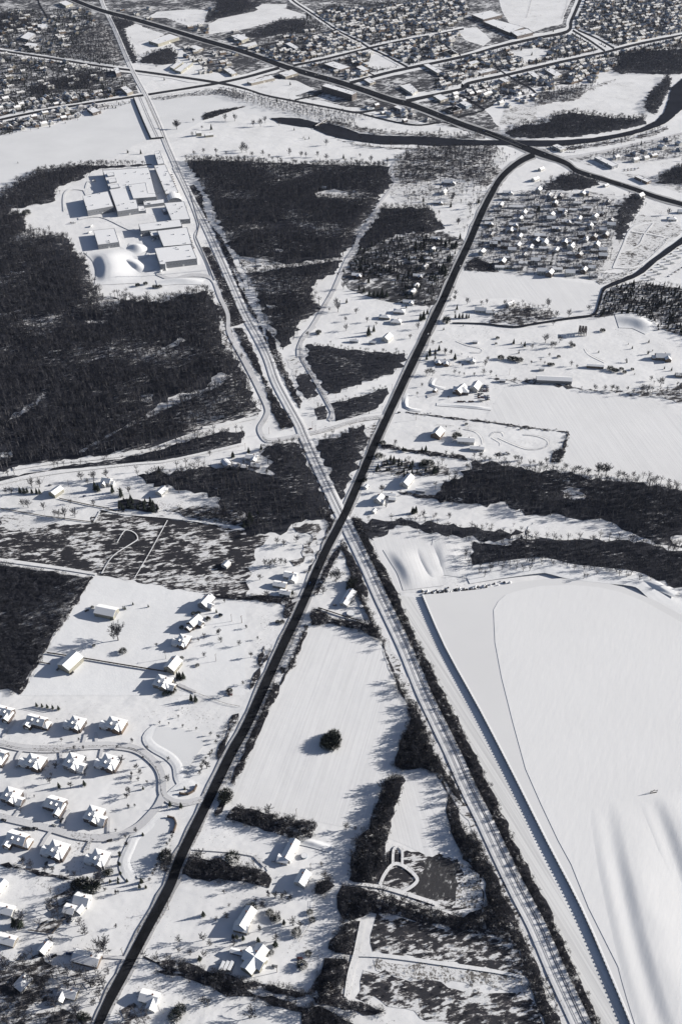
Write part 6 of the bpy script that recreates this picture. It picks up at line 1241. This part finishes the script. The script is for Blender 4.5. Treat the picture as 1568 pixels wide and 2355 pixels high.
trees('conifer', '''E1 1222,205,9 1250,212,9 1135,65,9 1150,68,10 1172,68,10 235,245,5 270,250,5 303,255,5 338,260,5 375,265,5 378,762,7 540,748,6 915,775,4 913,1070,4 1087,880,7 1157,890,6 1180,775,4
 F1 770,262,4 755,300,4 705,315,4 755,320,4 812,312,4 905,318,6 892,350,5 932,352,4 560,295,4 1300,530,6 1277,812,7 765,205,4 765,145,4 95,590,11 130,595,11
 D1 850,640,4 948,655,4 800,670,5 788,665,4 1383,690,5 710,740,4 F2 365,722,8 255,695,7 160,680,5 95,670,5 118,672,5 420,582,7 D2 475,570,6 205,110,16 165,140,9 195,125,12 255,60,6 1240,55,10 1262,50,10 1250,55,8
 C1 1018,930,11 610,1040,13 630,1045,12 720,1055,12 775,1080,13 1490,830,9 130,1055,9 155,1058,9 175,1055,8 205,1060,8 235,1060,8 255,1062,8
 C2 1330,205,10 1352,180,10 1385,210,9 1410,145,8 1510,200,9 640,45,7 1300,790,7 1325,790,9 1180,785,6 1100,850,9 1120,870,12 1080,880,9 1380,930,12 1400,920,9 1240,880,9 1020,900,8 310,920,5 195,800,9 275,780,8 90,830,8
 C3 15,148,9 492,105,9 562,122,9 540,105,4 118,205,10 200,200,5 1250,135,5 1355,95,5 1225,108,3 1035,160,4 1380,150,3 1215,225,5 525,165,5 1455,265,5 1500,275,6 1265,300,3 1350,170,5
 B3 268,250,11 90,275,11 85,625,13 35,700,14 55,720,12 150,480,12 120,530,13 95,540,13 60,530,12 30,520,11 645,310,14 655,300,13 728,645,9 905,560,9 945,250,8 490,1145,6 65,1020,9 130,930,9 120,985,9 145,985,9 165,985,10 190,985,9 205,985,8 45,1060,4 170,1035,3
 B2 960,1095,16 993,1070,11 820,888,8 900,805,10 930,820,12 965,840,10 993,845,10 1018,848,11 1045,850,16 1075,850,13 1310,995,16 1290,1000,13 1335,960,10 1370,730,12 1385,740,12 1430,690,15 1450,700,14 1260,540,14 1290,545,14 1315,530,12 1475,625,11 1450,520,12 1475,510,12 1500,540,13 1520,530,12 905,660,11 960,760,12 1485,275,9 1310,240,10 1165,870,6 1310,420,9 1440,1060,4 1410,1190,9 1350,1210,9 1385,1215,9 1200,920,6 165,810,7 800,690,8
 A1 235,490,10 520,650,9 900,980,10 815,975,8 1050,510,9 115,1040,4 725,610,9 175,690,9 45,700,10 600,385,8 1350,825,13 655,570,8 605,610,9 A2 375,650,12 580,615,9 655,600,9 460,540,9 570,100,12 750,80,12 790,80,12 655,215,7 820,400,9 1420,1200,7 485,830,7 555,890,5 580,885,6 800,1010,10 750,880,5 545,880,5 1415,830,8 A3 540,320,11 608,350,10 780,330,10 880,420,8 395,360,8 490,430,9 1280,120,11 1000,200,7 1055,185,6 1090,185,6 745,200,9 1305,925,11 1130,980,7 1170,970,7 1225,970,7 420,240,7 205,310,9''')
trees('round', '''F2 318,405,8 365,410,8 410,425,8 457,435,8 238,440,4 265,625,6 F1 672,370,4 742,392,5 742,605,4 765,140,4 808,80,5 760,205,4 755,385,3
 E1 475,520,4.5 533,518,4.5 870,645,6 895,680,6 843,690,5 838,720,4.5 883,720,4 940,735,3.5 1073,720,7.5 825,800,9 810,830,6 822,895,4.5 862,885,3 1075,590,4.5 1020,355,3 1080,360,3 1168,378,3.5 1255,393,3.5 1345,430,4.5 505,465,3.5 393,465,3.5 845,475,5 940,515,4 913,580,3.5 748,515,4 740,1045,3.5 803,1085,4 868,1050,5 808,1140,4 765,1195,4 550,590,6 775,605,9 358,640,8 330,690,4 545,690,4 320,735,8 450,760,7 1105,105,3 1165,262,2 1140,315,3 1465,175,9 1553,105,4.5 220,825,3 960,625,3
 E1 1395,450,5 1378,480,4 1355,545,5 1340,565,5 1315,585,4 1300,620,6 1322,640,10 1290,650,6 1275,680,5 1095,1060,4 1100,1085,4 1085,1110,4 1068,1135,4 1060,1180,5 F1 1110,5,4 1102,30,4 1085,55,4 1065,78,4 1015,180,5 1002,215,4 990,245,4 978,270,4 957,305,4
 D1 1390,830,6.5 1268,875,5 1435,625,5 1120,1150,4 1000,905,5 D2 178,790,5 252,862,4.5 210,975,7.5 410,755,5 5,830,8 B3 410,290,9 C3 145,655,4 545,845,4 1355,100,4.5 160,175,3 B2 1510,960,6 1435,1020,6''')
trees('bush', '''D1 785,945,4.2 1235,700,3 1265,700,3 1330,735,3.2 1160,790,3 1105,1165,3 1260,1030,2 1160,985,2.2 600,905,2 D1 1410,712,2.5 F1 1055,160,6 300,200,1.8 515,1175,3 548,1185,3 1150,1140,5 1118,1180,4.5 700,255,3 680,262,3 620,330,2 F1 520,335,6 580,360,6 490,340,5 605,350,5
 F2 330,515,3 350,550,3 375,555,3 210,490,4.5 500,645,4 535,850,4 575,775,2.5 340,770,2.2 600,560,2.5 585,510,2.5 90,170,6 D1 590,660,2.5 E1 1465,150,3 1105,150,3.4 1055,170,3 1095,160,3 C3 390,70,3.5 380,105,2.5 245,95,3 30,95,2 780,190,3.5 870,120,5 720,240,4 740,240,3.5 410,200,6 470,205,6 500,210,6 530,215,6 1110,270,6 1140,280,5 1180,270,4 1200,290,4 1250,270,3 130,705,8 540,650,2 190,620,2.5 
 C2 935,980,4 1025,830,6 1050,745,5 1190,790,4 1320,870,6 1350,880,7 1300,890,6 B3 65,1005,8 1060,1070,5 B2 640,1080,5 D2 410,755,3 380,755,3 850,520,7 860,500,6 840,540,5 E2 720,460,8 740,440,7 725,500,8 700,480,8 745,470,7 690,500,6 740,500,6 E2 50,820,7 40,850,6 B1 170,320,9 140,340,9 100,330,9 880,780,5 930,770,5 990,790,5 1020,790,5''')

# ------------------------------------------------------------------ woods, thickets and town trees
index_clear()
for lab, s, fl, kind, step, hs in WOODS:
    h = (5 if kind not in ('thicket', 'belt') else 2.5) * hs
    scatter('woodland' if kind not in ('thicket', 'belt') else 'thicket', wood_outline(s, h), kind, step, hs, lab)
for lab, s, kind, step, hs in [('bare yard trees scattered between the far town houses', 'A2 200,330 700,30 1568,-20 A3 150,-10 200,60 60,250 A2 1568,360 1200,430 860,520 500,410', 'mixed', 10.5, .68), ('bare yard trees along the right-hand town streets', 'A3 0,400 840,205 860,160 940,0 1600,-20 1600,300 1100,440 640,560 240,700 0,600', 'mixed', 10.5, .68),
                               ('bare trees among the mobile homes at right', 'B3 260,300 640,180 1130,250 1120,560 1000,700 500,690 260,600', 'tree', 8.5, .72), ('bare trees scattered over the far left yards', 'A1 -40,60 560,60 600,160 480,250 780,430 860,600 0,740', 'mixed', 10.5, .68), ('bare trees along the far lakeshore yards', 'A1 -40,790 860,640 700,700 500,760 100,850 -40,880', 'mixed', 11, .6),
                               ('bare trees in the riverside strip below town', 'A2 0,560 300,620 880,730 1568,790 1568,850 1000,850 640,770 300,690 0,610', 'tree', 9.5, .72), ('bare trees thinly spread above the curve of the main road', 'A3 0,950 400,960 560,1010 400,1140 330,1220 B3 250,330 150,520 B2 1568,200 1200,250 1130,120', 'tree', 13, .7), ('bare trees beyond the highway at the top', 'A1 900,-20 1380,-20 1300,230 A2 0,330 500,-20', 'tree', 40, .8), ('bare trees around the wooded bungalows', 'B2 860,560 1100,470 1400,450 1540,560 1400,880 1180,900 1100,720 850,700', 'mixed', 8.5, .75),
                               ('bare trees near the lower highway homes', 'A3 900,1000 1568,870 1600,1100 1400,1100', 'tree', 12, .7), ('weedy shrubs dotted over the left scrub field', 'D1 -40,110 700,180 1568,170 1568,580 900,480 0,340', 'thicket', 11, .5), ('low shrubs on the near scrub plots', 'F2 1010,530 1568,620 F3 300,650 540,700 640,1200 F2 1568,1260 1200,1120 900,1040 1000,770', 'thicket', 8, .5)]:
    scatter('woodland' if kind not in ('thicket', 'belt') else 'thicket', gp(s), kind, step, hs, lab)
# winter air: far things fade a little
hz = MB(); hz.box((0, 4000, 351), (9000, 9900, 706)); HZ = bpy.data.materials.new('haze_air'); HZ.use_nodes = True; hn = HZ.node_tree.nodes; hn.remove(hn['Principled BSDF'])
pv = hn.new('ShaderNodeVolumePrincipled'); pv.inputs['Color'].default_value = (.62, .72, 1.0, 1); pv.inputs['Density'].default_value = .000010; pv.inputs['Anisotropy'].default_value = .2
HZ.node_tree.links.new(pv.outputs[0], hn['Material Output'].inputs['Volume']); MATS['haze_air'] = HZ; hz.build('haze', 'haze_air', kind='stuff')
print('scattered plants', NTREE[0])
name_all()
print('objects', len(SC.objects))
